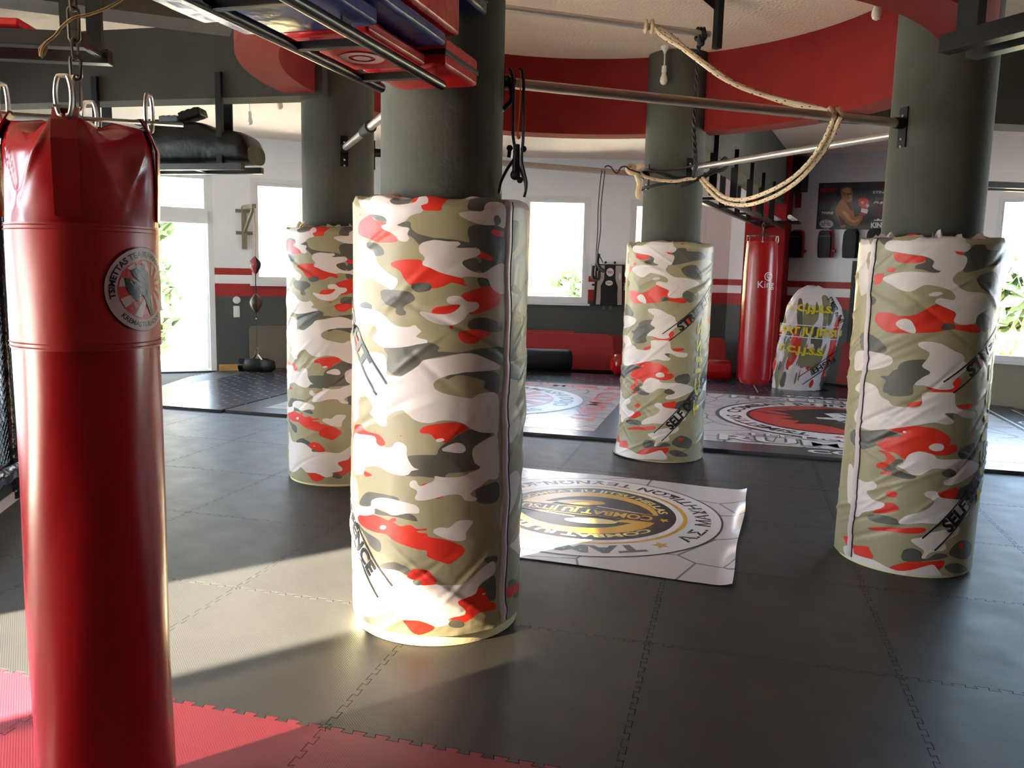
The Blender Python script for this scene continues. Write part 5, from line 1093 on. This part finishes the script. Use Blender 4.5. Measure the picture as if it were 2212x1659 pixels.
# rack on the far beam
rk3,P3_=rack('hanging_rack','long black rack hung by flat bars under the beam to the red pillar',(P3.x+D3.x*.40,P3.y+D3.y*.40),D3,5.9,.125,2.33,(.6,1.6,2.6,3.6,4.6,5.3),((.06,1),(1.15,1),(2.2,1),(3.15,1),(4.2,1),(1.9,-1),(2.95,-1),(3.9,-1),(4.7,-1)),2.86,rnd=False,w=.05,hs=((.03,.07),(.03,.06)))
mb=MB(); mb.bar(P3_(5.0,-.1,2.37),P3_(5.0,.42,2.37),.34,.03); mb.build('end_plate','black',rk3,smooth=False)
for t in (.12,.34): MB().tube([P3_(4.4,t,2.41),P3_(5.2,t,2.41)],.03,12).build('roller','white',rk3)
# ------------------------------------------------------------------ far red bag
bp_=atD(1636,700,11.45); bc2=Vector((bp_.x,bp_.y))
root=thing('punching_bag','slim red punching bag hanging before the red pillar','punching bag',(bc2.x,bc2.y,.16))
MB().lathe([(.02,.165),(.13,.17),(.185,.20),(.208,.26),(.212,.6),(.214,1.2),(.212,1.7),(.203,1.9),(.198,2.02),(.19,2.05),(.03,2.06)],(bc2.x,bc2.y,0),48).build('bag_body','redv',root,sharp=60)
MB().bar((bc2.x-.02,bc2.y-.06,.17),(bc2.x+.04,bc2.y-.08,.07),.05,.008).build('bottom_tag','wood',root,smooth=False)
mb=MB(); fa2=math.atan2(-bc2.y,-bc2.x)
Fb2=lambda off:(lambda x,y:Vector((bc2.x+(.2155+off)*math.cos(fa2+.35+x/.2155),bc2.y+(.2155+off)*math.sin(fa2+.35+x/.2155),y)))
mb.ring((.03,1.60),.045,.055,Fb2(0),0,24); mb.ring((.035,1.605),.022,.030,Fb2(0),0,20,0,5); put_text(mb,'King',Fb2(0),.13,0,.01,1.50,.05,'c',.0,1.0); mb.build('printed_logo','wh',root,smooth=False)
for k,a in enumerate((fa2-1.25,fa2,fa2+1.25,fa2+PI)):
    mb=MB(); q=Vector((bc2.x+.19*math.cos(a),bc2.y+.19*math.sin(a),2.03)); link(mb,q+Vector((0,0,.04)),(math.cos(a),math.sin(a),0),(0,0,1),.08,.016,.004); mb.bar(q+Vector((0,0,-.14)),q+Vector((0,0,.02)),.03,.008,up=(math.cos(a),math.sin(a),0)); mb.build('strap_ring','steel',root)
MB().tube([(bc2.x+.2*math.cos(t),bc2.y+.2*math.sin(t),2.12) for t in np.linspace(0,2*PI,24)[:-1]],.004,6,0,True).build('spreader_ring','dsteel',root)
z=2.11
for k in range(5):
    mb=MB(); link(mb,(bc2.x,bc2.y,z+.035),(math.cos(k*PI/2),math.sin(k*PI/2),0),(0,0,1),.07,.015,.005); mb.build('chain_link','dsteel',root); z+=.058
for k in range(4):
    a=fa2+k*PI/2; MB().tube([(bc2.x,bc2.y,2.16),(bc2.x+.19*math.cos(a),bc2.y+.19*math.sin(a),2.10)],.004,6).build('chain_arm','dsteel',root)
# ------------------------------------------------------------------ camouflage wrapped dummy by the mirror
vd=Vector((math.sin(math.radians(19.6)),math.cos(math.radians(19.6)))); rv=Vector((vd.y,-vd.x)); D0=12.15
dc=vd*(D0+.22)
def at_w(x,z): # signed offset along rv from pixel column x
    d=ray(x,720); h=Vector((d.x,d.y)); t=(vd*D0).dot(vd)/h.dot(vd); return (h*t-vd*D0).dot(rv)
prof=[(.02,1676,1781),(.12,1674,1786),(.35,1674,1797),(.60,1680,1808),(.85,1686,1816),(1.05,1691,1820),(1.2,1697,1815),(1.32,1706,1800),(1.42,1718,1782),(1.48,1735,1762)]
root=thing('wrapped_training_dummy','standing training dummy wrapped in camouflage vinyl with yellow letters, beside the mirror','training dummy',(dc.x,dc.y,0))
zz=[p[0] for p in prof]; L_=[at_w(p[1],0) for p in prof]; R_=[at_w(p[2],0) for p in prof]
nzd,nth=70,96; V=[];sv=[];zv=[]
for j in range(nzd+1):
    z=.02+(1.48-.02)*j/nzd; l=np.interp(z,zz,L_); r=np.interp(z,zz,R_); cx_=(l+r)/2; hw_=(r-l)/2; dep=.22*(1 if z<1.1 else max(.15,1-((z-1.1)/.42)**2*.8))
    for k in range(nth):
        t=2*PI*k/nth; c_,s_=math.cos(t),math.sin(t); ex_=(abs(c_)**.8)*(1 if c_>=0 else -1); ey_=(abs(s_)**.8)*(1 if s_>=0 else -1)
        wr_=1+.016*math.sin(9*t+z*14)+.016*math.sin(5*t-z*23)+.014*math.sin(17*t+z*9)+.02*math.sin(4*t+31*z)*max(0,z-1)
        p=dc+rv*(cx_+hw_*ex_*wr_)-vd*(dep*ey_*wr_); V.append((p.x,p.y,z+.012*math.sin(3*t))); sv.append(hw_*ex_*1.0+(.35 if s_<0 else 0)); zv.append(z)
F_=[(j*nth+k,j*nth+(k+1)%nth,(j+1)*nth+(k+1)%nth,(j+1)*nth+k) for j in range(nzd) for k in range(nth)]+[tuple(nzd*nth+k for k in range(nth))]
me=bpy.data.meshes.new('camouflage_wrap'); me.from_pydata(V,[],F_); me.materials.append(M['camo2']); me.polygons.foreach_set('use_smooth',[True]*len(F_)); set_attr(me,-np.array(zv)*.62+.42,np.array(sv)*1.3+.95,PAT4)
o=bpy.data.objects.new('camouflage_wrap',me); C.objects.link(o); o.parent=root; o.matrix_parent_inverse=WM(root).inverted()
MB().lathe([(.36,.001),(.36,.03),(.30,.04)],(dc.x+rv.x*-.02,dc.y+rv.y*-.02,0),40,sy=.6,R=rotz(math.atan2(rv.y,rv.x))).build('base','black',root)
def Fd(off=0.):
    def f(x,z):
        l=np.interp(z,zz,L_); r=np.interp(z,zz,R_); hw_=(r-l)/2; cx_=(l+r)/2; e=max(-.995,min(.995,(x-cx_)/hw_)); dep=.22*(1 if z<1.1 else max(.15,1-((z-1.1)/.42)**2*.8)); yy=dep*(max(0,1-abs(e)**2.5))**.4
        p=dc+rv*x-vd*(yy*1.035+.006+off); return Vector((p.x,p.y,z))
    return f
mb=MB(); X=lambda x:at_w(x,0)
put_text(mb,'T.C.J.J.S.S.',Fd(),.125,0,(X(1705)+X(1790))/2,1.18,-.05,'c',.05,1,width=.60); mb.build('printed_initials','yel',root,smooth=False); mb=MB(); put_text(mb,'BAT JU JITSU',Fd(),.135,0,(X(1690)+X(1812))/2,.86,-.06,'c',.05,1,width=.82); mb.build('printed_initials','yel',root,smooth=False); mb=MB(); put_text(mb,'T.C.J.J.S.S.',Fd(),.125,0,(X(1685)+X(1780))/2,.60,-.08,'c',.05,1,width=.64); mb.build('printed_initials','yel',root,smooth=False)
mb=MB(); strip(mb,(X(1683),.95),(X(1815),.93),.012,Fd(),0,20); strip(mb,(X(1682),.79),(X(1812),.76),.012,Fd(),0,20); mb.build('printed_line','whc',root,smooth=False)
mb=MB(); strip(mb,(X(1731),.22),(X(1812),.60),.010,Fd(),0,20); strip(mb,(X(1741),.12),(X(1812),.46),.010,Fd(),0,20)
put_text(mb,'FIGHT',Fd(),.10,0,X(1783),.39,.60+PI,'c',.03,1,width=.36); mb.build('printed_slogan','bk',root,smooth=False); mb=MB()
put_text(mb,'STREET FIGHT',Fd(),.09,0,X(1803),1.16,-1.05,'c',.03,1,width=.40); mb.build('printed_slogan','bk',root,smooth=False)
# ------------------------------------------------------------------ right wall fittings
A,e,o_out,R=WR; WN=Vector((-o_out.x,-o_out.y,0)); WP=(A.x,A.y,0); WNn=(o_out.x,o_out.y,0)
def wr(x,y,off=0.): return onp(x,y,WP,WNn)+WN*off
ex=Vector((-e.x,-e.y,0))   # to the right as seen from inside
def wall_local(x,y): return wr(x,y)
root=thing('wall_mirror','black framed wall mirror reflecting the wrapped dummy','mirror',wr(1850,830)); p0=wr(1833,700); 
mb=MB(); z0,z1=.50,1.86
def wbox(mb,p,x0,x1,z0,z1,d,off=0.,m=0): c=Vector((p.x,p.y,0))+ex*((x0+x1)/2)+WN*(d/2+off); mb.box((c.x,c.y,(z0+z1)/2),(x1-x0,d,z1-z0),Matrix(((ex.x,WN.x,0),(ex.y,WN.y,0),(0,0,1))),m)
for a,b,c,d in ((0,.06,z0,z1),(.94,1.0,z0,z1),(.06,.94,z0,z0+.06),(.06,.94,z1-.06,z1)): wbox(mb,p0,a,b,c,d,.03,.002)
mb.build('frame','black',root,smooth=False); mb=MB(); wbox(mb,p0,.05,.95,z0+.05,z1-.05,.01,.004); mb.build('mirror_glass','mirror',root,smooth=False)
root=thing('wall_speaker','black loudspeaker high on the wall by the poster','loudspeaker',wr(1730,417)); p0=wr(1706,380)
mb=MB(); wbox(mb,p0,0,.36,2.90,3.42,.22,.10); mb.build('cabinet','blackm',root,smooth=False,bevel=.01)
mb=MB(); wbox(mb,p0,.02,.34,2.93,3.40,.012,.32); mb.build('grille','mesh',root,smooth=False); mb=MB(); wbox(mb,p0,.14,.20,2.96,3.36,.1,.0); mb.build('bracket','black',root,smooth=False)
mb=MB(); wbox(mb,p0,.14,.22,2.68,2.90,.05,.003); mb.build('red_bracket_plate','redpil',root,smooth=False); mb=MB()
wbox(mb,p0,.16,.20,2.86,2.93,.12,.003); mb.build('red_bracket_arm','redpil',root,smooth=False)
# thai pads on hooks
def thai(px0,red,label,tilt=0.):
    c=wr(px0,527); root=thing('thai_pad',label,'strike pad',(c.x,c.y,1.90),'strike pads hung on the right wall')
    def prof(sc,d0): return [(x*sc,z*sc) for x,z in ((-.095,-.20),(-.085,-.215),(.085,-.215),(.10,-.20),(.105,-.05),(.10,.14),(.085,.20),(.05,.218),(-.05,.218),(-.085,.20),(-.10,.14),(-.105,-.05))]
    fr=lambda off:(lambda x,z:Vector((c.x,c.y,2.115))+ex*(x*math.cos(tilt)-z*math.sin(tilt))+Vector((0,0,z*math.cos(tilt)+x*math.sin(tilt)))+WN*off)
    mb=MB(); mb.poly(prof(1,0),fr(.10),0,0,fr(.03)); mb.build('pad_back','redpad' if red else 'blackv',root,smooth=False,bevel=.012)
    mb=MB(); mb.poly([(x*.94,z*.94-.008) for x,z in prof(1,0)],fr(.145),0,0,fr(.095)); mb.build('pad_face','blackv',root,smooth=False,bevel=.014)
    mb=MB(); mb.bar(fr(.06)(.09,-.10),fr(.06)(.15,-.12),.05,.04); mb.build('strap_end','redpad' if red else 'blackm',root,smooth=False,bevel=.006)
    mb=MB(); mb.tube([fr(.0)(0,.19),fr(.05)(0,.21)],.006,6); mb.build('hook','steel',root)
    if red: mb=MB(); put_text(mb,'~~~',fr(.147),.07,0,0,.12,0,'c',.02,1.6); mb.build('printed_mark','gp',root,smooth=False)
thai(1726,True,'black strike pad with a red edge, leftmost of the row on the wall'); thai(1788,True,'black strike pad with a red edge, second in the row, under the poster',.03)
thai(1842,False,'plain black strike pad, third in the row under the poster'); thai(1893,False,'plain black strike pad at the column edge, last in the row')
# poster (drawn in the wall plane)
root=thing('boxer_poster','wide dark poster of a bare-chested boxer in a red glove','poster',wr(1835,495)); sc=12.76
def Fp(off=0.): return lambda x,y:wr(1755+x/sc,375-y/sc,.006+off)
Y=lambda L:[(x,-y) for x,y in L]
mb=MB(); mb.poly(Y([(185,262),(2400,205),(2330,1555),(100,1530)]),Fp(0),0,0,Fp(-.005)); mb.build('poster_sheet','postg',root,smooth=False)
mb=MB(); g=.0015
mb.poly(Y([(790,1480),(740,1300),(680,1180),(640,1080),(640,960),(700,860),(760,760),(800,700),(820,640),(1060,780),(1100,900),(1150,1060),(1170,1200),(1300,1160),(1400,1170),(1370,1290),(1240,1440),(1160,1450),(1000,1400),(930,1340),(910,1480)]),Fp(g),0)
mb.poly(Y([(790,400),(830,350),(920,315),(1020,330),(1090,400),(1110,500),(1120,640),(1110,740),(1060,790),(980,780),(900,720),(830,680),(800,620),(785,520)]),Fp(g*2),0)
mb.poly(Y([(830,350),(920,315),(1020,330),(1080,390),(960,370),(830,430),(790,410)]),Fp(g*3),1); mb.poly(Y([(960,540),(1060,560),(1080,540),(1100,560),(1060,600),(980,580)]),Fp(g*3),1)
mb.poly(Y([(1020,700),(1080,680),(1100,715),(1050,730)]),Fp(g*3),2); mb.poly(Y([(1040,560),(1090,640),(1060,660),(1030,640)]),Fp(g*3),2)
mb.poly(Y([(880,720),(980,785),(1060,795),(1090,900),(1120,1040),(1040,1000),(960,860)]),Fp(g*2),1); mb.poly(Y([(840,420),(960,380),(1050,420),(1060,520),(940,540),(860,500)]),Fp(g*3),2)
mb.poly(Y([(800,1040),(900,1020),(1000,1120),(1060,1250),(1180,1300),(1300,1240),(1290,1290),(1160,1370),(1000,1300),(900,1180)]),Fp(g*2),2); mb.poly(Y([(700,1130),(800,1200),(900,1300),(930,1400),(800,1440),(760,1300)]),Fp(g*2),1)
mb.build('boxer_figure',['skin','skin2','skin3'],root,smooth=False)
mb=MB(); mb.poly(Y([(1265,780),(1290,700),(1360,660),(1440,650),(1520,690),(1565,770),(1560,880),(1530,970),(1360,950),(1300,880)]),Fp(g*3),0); mb.poly(Y([(1360,955),(1550,990),(1510,1110),(1340,1060)]),Fp(g*4),1); mb.poly(ell((1525,-880),48,52,20),Fp(g*4),1); mb.poly(Y([(1340,800),(1380,760),(1430,800),(1400,850)]),Fp(g*4),1); mb.poly(Y([(1320,1070),(1480,1110),(1450,1160),(1300,1130)]),Fp(g*3),0)
mb.build('boxing_glove',['redp','wh'],root,smooth=False)
mb=MB()
def ptx(t,x,y,s_,m,w,rot=0,xs=1,sh=0.): put_text(mb,t,Fp(g*2),s_,m,x,-y,rot,'c',.03,xs,shear=sh,width=w)
ptx('BUDO',520,330,110,2,360,.08); ptx('IMPORT',450,455,170,1,440); ptx('MARTIAL ARTS',430,572,75,2,500); ptx('BOXING',430,740,130,3,420); ptx('TWINS',425,1085,95,0,330,0,1,.3); 
mb.poly(ell((390,-1390),198,118,40),Fp(g),0); mb.poly(ell((390,-1390),185,105,40),Fp(g*1.3),4); mb.poly(ell((390,-1390),172,94,40),Fp(g*1.6),0); ptx('REYES',385,1395,125,4,250); ptx('CLETO',385,1320,50,4,140)
ptx('STING',1880,515,95,0,420); ptx('XX',1880,360,150,3,320); ptx('M',1880,700,150,2,300); ptx('FUJI',1850,795,70,0,330,0,1,.3); ptx('KAPPA',1860,1130,110,3,420); ptx('KINGS',1880,1420,200,0,520)
mb.poly(Y([(1700,1300),(1720,1260),(1760,1285),(1820,1230),(1880,1285),(1910,1260),(1930,1305)]),Fp(g*2),0)
mb.poly(ell((1790,-990),45,60,16),Fp(g*2),3); mb.poly(ell((1880,-990),45,60,16),Fp(g*2),3); mb.build('printed_lettering',['wh','redp','gp','faded_red','bk'] if False else ['wh','redp','gp','dkred','bk'],root,smooth=False)
# ------------------------------------------------------------------ back wall: pads, rolls, wall trainer
A,e,o_b,R_b=WB; BP=(A.x,A.y,0); BN=(o_b.x,o_b.y,0); BI=Vector((-o_b.x,-o_b.y,0))
def wb(x,y,off=0.): return onp(x,y,BP,BN)+BI*off
def lean(name,label,x0,x1,h,Yb,m,cat,lean_=.12,th=.05,grp=None,rr=.05,ang=-.02,h1=None):
    # rounded board leaning back on a wall: foot at (x,Yb)
    c=Vector(((x0+x1)/2,Yb,0)); w=abs(x1-x0); hh=[(-w/2,0),(w/2,0)]
    for k in range(7): t=k/6*PI/2; hh.append((w/2-rr+rr*math.cos(t),(h1 or h)-rr+rr*math.sin(t)))
    for k in range(7): t=PI/2+k/6*PI/2; hh.append((-w/2+rr+rr*math.cos(t),h-rr+rr*math.sin(t)))
    exx=Vector((math.cos(ang),math.sin(ang),0)); nn=Vector((-exx.y,exx.x,0)); s_=lean_/h
    f=lambda off:(lambda x,y:c+exx*x+Vector((0,0,y+.031 if Yb>11 else y))+nn*(y*s_+off))
    mb=MB(); mb.poly(hh,f(0),0,0,f(th)); return mb.build(name,m,None,label,cat,grp,smooth=False,bevel=.008)
G='red pads leaning on the back wall'
lean('leaning_pad','tall red pad against the back wall, reaching highest behind the black roll',-.9,1.02,.60,13.55,'redmat','leaning pad',.20,.05,G)
lean('leaning_pad','rear red pad running behind the farthest column',1.04,2.55,.54,13.50,'redmat','leaning pad',.20,.05,G)
lean('leaning_pad','front red pad with a rounded corner, behind the black roll',-.7,1.63,.575,13.38,'redmat','leaning pad',.12,.06,G,rr=.10)
lean('leaning_pad','red pad between the farthest column and the red pillar',2.2,3.42,.56,13.2,'redmat','leaning pad',.20,.06,G,rr=.09,ang=-.06)
def roll(name,label,p,q,r,m,cat,m2=None):
    p=Vector(p);q=Vector(q); root=thing(name,label,cat,((p.x+q.x)/2,(p.y+q.y)/2,.03)); L=(q-p).length; d=(q-p)/L
    pr_=[(0,.6),(.02,.9),(.06,1),(.5*L,1.01),(L-.06,1),(L-.02,.9),(L,.6)]
    mb=MB(); mb.tube([p+d*s_ for s_,_ in pr_],r,24,rs=[r*k for _,k in pr_]); mb.build('roll_body',m,root,sharp=50,bevel=0)
    if m2: mb=MB(); mb.tube([p-d*.012,p+d*.012],r*.55,16); mb.build('gathered_end',m2,root)
    return root
roll('black_roll','short black padded roll on the floor before the red pads',(-.25,13.02,.215),(.94,12.98,.215),.175,'blackv','padded roll')
roll('red_roll','crumpled red roll lying by the left edge of the farthest column',(1.55,12.75,.20),(2.6,12.9,.20),.165,'redc','padded roll','redpad')
roll('red_roll','red roll on the floor between the farthest column and the hanging red bag',(2.6,12.55,.19),(3.30,12.35,.19),.155,'redc','padded roll','redpad')
lean('leaning_pad','low red pad beside the mirror, left of the right column',4.75,5.75,.62,12.05,'redmat','leaning pad',.18,.07,None,rr=.06,ang=-.72,h1=.40)
lean('leaning_board','grey-brown foam mat leaning under the window by the door',-4.03,-2.7,.64,12.74,'greymat','leaning mat',.12,.04,None,rr=.06,ang=.41)
# wall trainer
root=thing('wall_trainer','black and silver wall-mounted striking trainer between two back windows','wall trainer',wb(1313,660)); p0=wb(1284,615); w_=(wb(1343,615)-p0).length; exb=Vector((-e.x,-e.y,0))
def Ft(off=0.): return lambda x,z:Vector((p0.x,p0.y,0))+exb*(x*w_)+Vector((0,0,z))+BI*(.02+off)
zt,zb=wb(1313,571).z,wb(1313,660).z; Hh=zt-zb
MB().poly([(-.02,zb+.02),(.0,zb),(1.0,zb),(1.04,zb+.03),(1.06,zt),(.02,zt)],Ft(.10),0,0,Ft(0)).build('back_shell','blackm',root,smooth=False,bevel=.01)
for s_ in (0,1):
    X_=(lambda x:x) if s_==0 else (lambda x:1.04-x)
    MB().poly([(X_(.05),zb+.02),(X_(.20),zb+.02),(X_(.24),zb+Hh*.5),(X_(.32),zb+Hh*.66),(X_(.32),zt-.02),(X_(.10),zt-.02)],Ft(.135),0,0,Ft(.09)).build('silver_side','steel',root,smooth=False,bevel=.006)
mb=MB(); mb.poly([(.22,zb+.01),(.80,zb+.01),(.82,zb+Hh*.48),(.70,zb+Hh*.66),(.70,zt),(.34,zt),(.34,zb+Hh*.66),(.20,zb+Hh*.48)],Ft(.14),0,0,Ft(.09)); mb.build('front_panel','blackm',root,smooth=False,bevel=.006)
mb=MB(); mb.poly(ell((.52,zt-.13),.135,.070,28),Ft(.1425),0); mb.poly(ell((.50,zt-.31),.135,.042,28),Ft(.1425),0); put_text(mb,'FORCE',lambda x,y:Ft(.1435)(x/w_,y),.055,1,.52*w_,zt-.13,0,'c',.03,1,width=.085); put_text(mb,'PERFORMANCE',lambda x,y:Ft(.1435)(x/w_,y),.03,2,.50*w_,zt-.31,0,'c',.02,1,width=.09)
mb.build('badge',['wh','redp','bk'],root,smooth=False)
MB().poly(ell((.88,zt-.20),.05,.062,20),Ft(.139)).build('bright_oval','wh',root,smooth=False)
for x in (.36,.70): MB().sph(Ft(.06)(x,zt+.03),.022,10).build('pulley','blackm',root)
for x,dx in ((-.10,-.06),(1.08,.06)): MB().bar(Ft(.03)(x,zb+Hh*.5),Ft(.03)(x+.12*(1 if dx<0 else -1),zb+Hh*.5),.02,.03).build('side_peg','blackm',root,smooth=False)
for x in (.36,.60): mb=MB(); link(mb,Ft(.06)(x,zb-.03),exb,(0,0,1),.05,.014,.003); mb.build('lower_ring','steel',root)
# ------------------------------------------------------------------ left wall: bracket, double-end balls, weight bag, switches
A,e,o_l,R_l=WL; LP=(A.x,A.y,0); LN=(o_l.x,o_l.y,0); LI=Vector((-o_l.x,-o_l.y,0))
def wl(x,y,off=0.): return onp(x,y,LP,LN)+LI*off
root=thing('wall_bracket','olive steel triangular bracket on the wall between door and window','bracket',wl(526,540))
t=wl(526,447,.03); b=wl(528,538,.03); tip=atY(549,445,12.18)
MB().bar(t,b,.07,.06,up=(LI.x,LI.y,0)).build('wall_post','greenmetal',root,smooth=False,bevel=.004)
MB().bar(t+Vector((0,0,-.01)),tip,.06,.06).build('arm','greenmetal',root,smooth=False,bevel=.004)
MB().bar(tip.lerp(t,.12)+Vector((0,0,-.04)),t.lerp(b,.62),.04,.04).build('brace','greenmetal',root,smooth=False,bevel=.003)
for q in (t.lerp(b,.10),t.lerp(b,.62)):
    d=Vector((-e.x,-e.y,0)); mb=MB(); mb.bar(q-d*.12,q+d*.12,.012,.05); mb.build('fixing_plate','greenmetal',root,smooth=False)
root=thing('double_end_ball','two leather balls on one cord, the upper red and the lower black, below the bracket','punch ball',(tip.x,tip.y,.2))
hx,hy=tip.x+.0,tip.y
def zAt(y): return atY(549,y,hy).z
z1,z2=zAt(573),zAt(655)
def ball(zc,h,r,mats,name):
    pr_=[(.004,-h/2),(r*.45,-h*.36),(r*.86,-h*.14),(r,.03*h),(r*.9,.18*h),(r*.6,.32*h),(.25*r,.43*h),(.004,h/2)]
    mb=MB(); n=24; vs=[];fs=[];mi=[]
    mb.lathe(pr_,(hx,hy,zc),n,0,cap=False)
    for i in range(len(mb.f)): mb.m[i]=1 if (i%n)//4%2 else 0
    mb.build(name,mats,root)
    # laces
MB().tube([(hx,hy,zAt(443)),(hx,hy,z1+.13)],.007,6).build('cord','wood',root); 
ball(z1,.27,.088,['leatherr','leatherb'],'upper_ball'); ball(z2,.30,.090,['leatherb','leather'],'lower_ball')
MB().tube([(hx,hy,z1-.12),(hx,hy,z2+.14)],.008,6).build('cord','brope',root); MB().tube([(hx,hy,z2-.14),(hx,hy,.34)],.003,6).build('cord','brope',root)
MB().sph((hx,hy,zAt(688)),.010,8).build('bead','white',root)
mb=MB(); link(mb,(hx,hy,.30),(1,0,0),(0,0,1),.16,.022,.007); mb.build('carabiner','chrome',root)
root=thing('weight_bag','black weight bag on the floor anchoring the punch balls','weight bag',(hx,hy,.03))
mb=MB(); P=[Vector((hx-.27+.54*k/12,hy+.02*math.sin(k),.125+.006*math.sin(k*1.7))) for k in range(13)]; mb.tube(P,.09,20,rs=[.05,.08,.092,.097,.098,.1,.1,.1,.1,.098,.095,.085,.06]); mb.build('bag_body','blackv',root,sharp=60)
mb=MB(); 
for k in range(4): mb.tube([(hx-.25+.018*k,hy+.09*math.cos(t),.12+.088*math.sin(t)) for t in np.linspace(0,2*PI,20)[:-1]],.010,6,0,True)
mb.build('gathered_end','pad_black',root)
for sx_ in (-.07,.09): MB().tube([(hx+sx_,hy-.03,.20),(hx+sx_*.2,hy,.28)],.012,8).build('strap','steel' if sx_>0 else 'blackv',root)
q=wl(511,648,.004); root=thing('wall_thermostat','round white wall fitting on the grey wall beside the door','wall fitting',q)
fr=frame(q,(-e.x,-e.y,0),(0,0,1),LI); MB().poly(ell((0,0),.055,.055,28),fr(.015),0,0,fr(0)).build('cover','white',root,smooth=False,bevel=.003); MB().poly(ell((0,0),.03,.03,20),fr(.02),0,0,fr(.012)).build('knob','white',root,smooth=False)
q=wl(511,673,.004); root=thing('light_switch','white double switch plate below the round fitting','switch',q); fr=frame(q,(-e.x,-e.y,0),(0,0,1),LI)
MB().poly([(-.045,-.085),(.045,-.085),(.045,.085),(-.045,.085)],fr(.012),0,0,fr(0)).build('plate','white',root,smooth=False,bevel=.003)
for z in (-.04,.04): MB().poly([(-.032,z-.034),(.032,z-.034),(.032,z+.034),(-.032,z+.034)],fr(.017),0,0,fr(.01)).build('rocker','white',root,smooth=False,bevel=.002)
# ------------------------------------------------------------------ cage at the left edge
root=thing('fight_cage','black chain-link cage panel with padded rail at the left edge, behind the near bag','cage',(-3.25,5.2,0))
ca=Vector((-3.42,5.85,0)); cb=Vector((-3.02,4.15,0)); cdv=(cb-ca).normalized(); cn=Vector((-cdv.y,cdv.x,0)); Lc=(cb-ca).length
mb=MB(); mb.bar(ca+Vector((0,0,.035)),cb+Vector((0,0,.035)),.03,.07); mb.build('kick_board','concrete_w',root,smooth=False)
mb=MB(); mb.bar(ca+Vector((0,0,.11))-cn*.02,cb+Vector((0,0,.11))-cn*.02,.05,.08); mb.build('lower_frame','blackm',root,smooth=False)
mb=MB(); k_=[ca.lerp(cb,t) for t in np.linspace(0,1,40)]; mb.tube([q+Vector((0,0,.215)) for q in k_],.068,14,rs=[.066+.005*math.sin(i*1.3) for i in range(40)]); mb.build('padded_rail','pad_black',root)
mb=MB(); mb.tube([ca+Vector((0,0,1.98)),cb+Vector((0,0,1.98))],.035,12); mb.build('top_rail','black',root)
for t in (.28,.98): q=ca.lerp(cb,t); MB().tube([q+Vector((0,0,.02)),q+Vector((0,0,2.0))],.045,12).build('post','pad_black',root)
mb=MB(); sp=.055; n=int((Lc+1.7)/sp)
for k in range(n):
    for s_ in (1,-1):
        x0=k*sp-1.7 if s_>0 else k*sp; pts=[]
        za,zb_=.28,1.95; xa,xb=x0,x0+s_*(zb_-za)
        if xb<xa: xa,xb,za,zb_=xb,xa,zb_,za
        lo=max(0,xa);hi=min(Lc,xb)
        if hi-lo<.02: continue
        zl=za+(lo-xa)/(xb-xa)*(zb_-za); zh=za+(hi-xa)/(xb-xa)*(zb_-za); mb.tube([ca+cdv*lo+Vector((0,0,zl)),ca+cdv*hi+Vector((0,0,zh))],.0022,4,cap=False)
mb.build('chain_link_mesh','mesh',root)
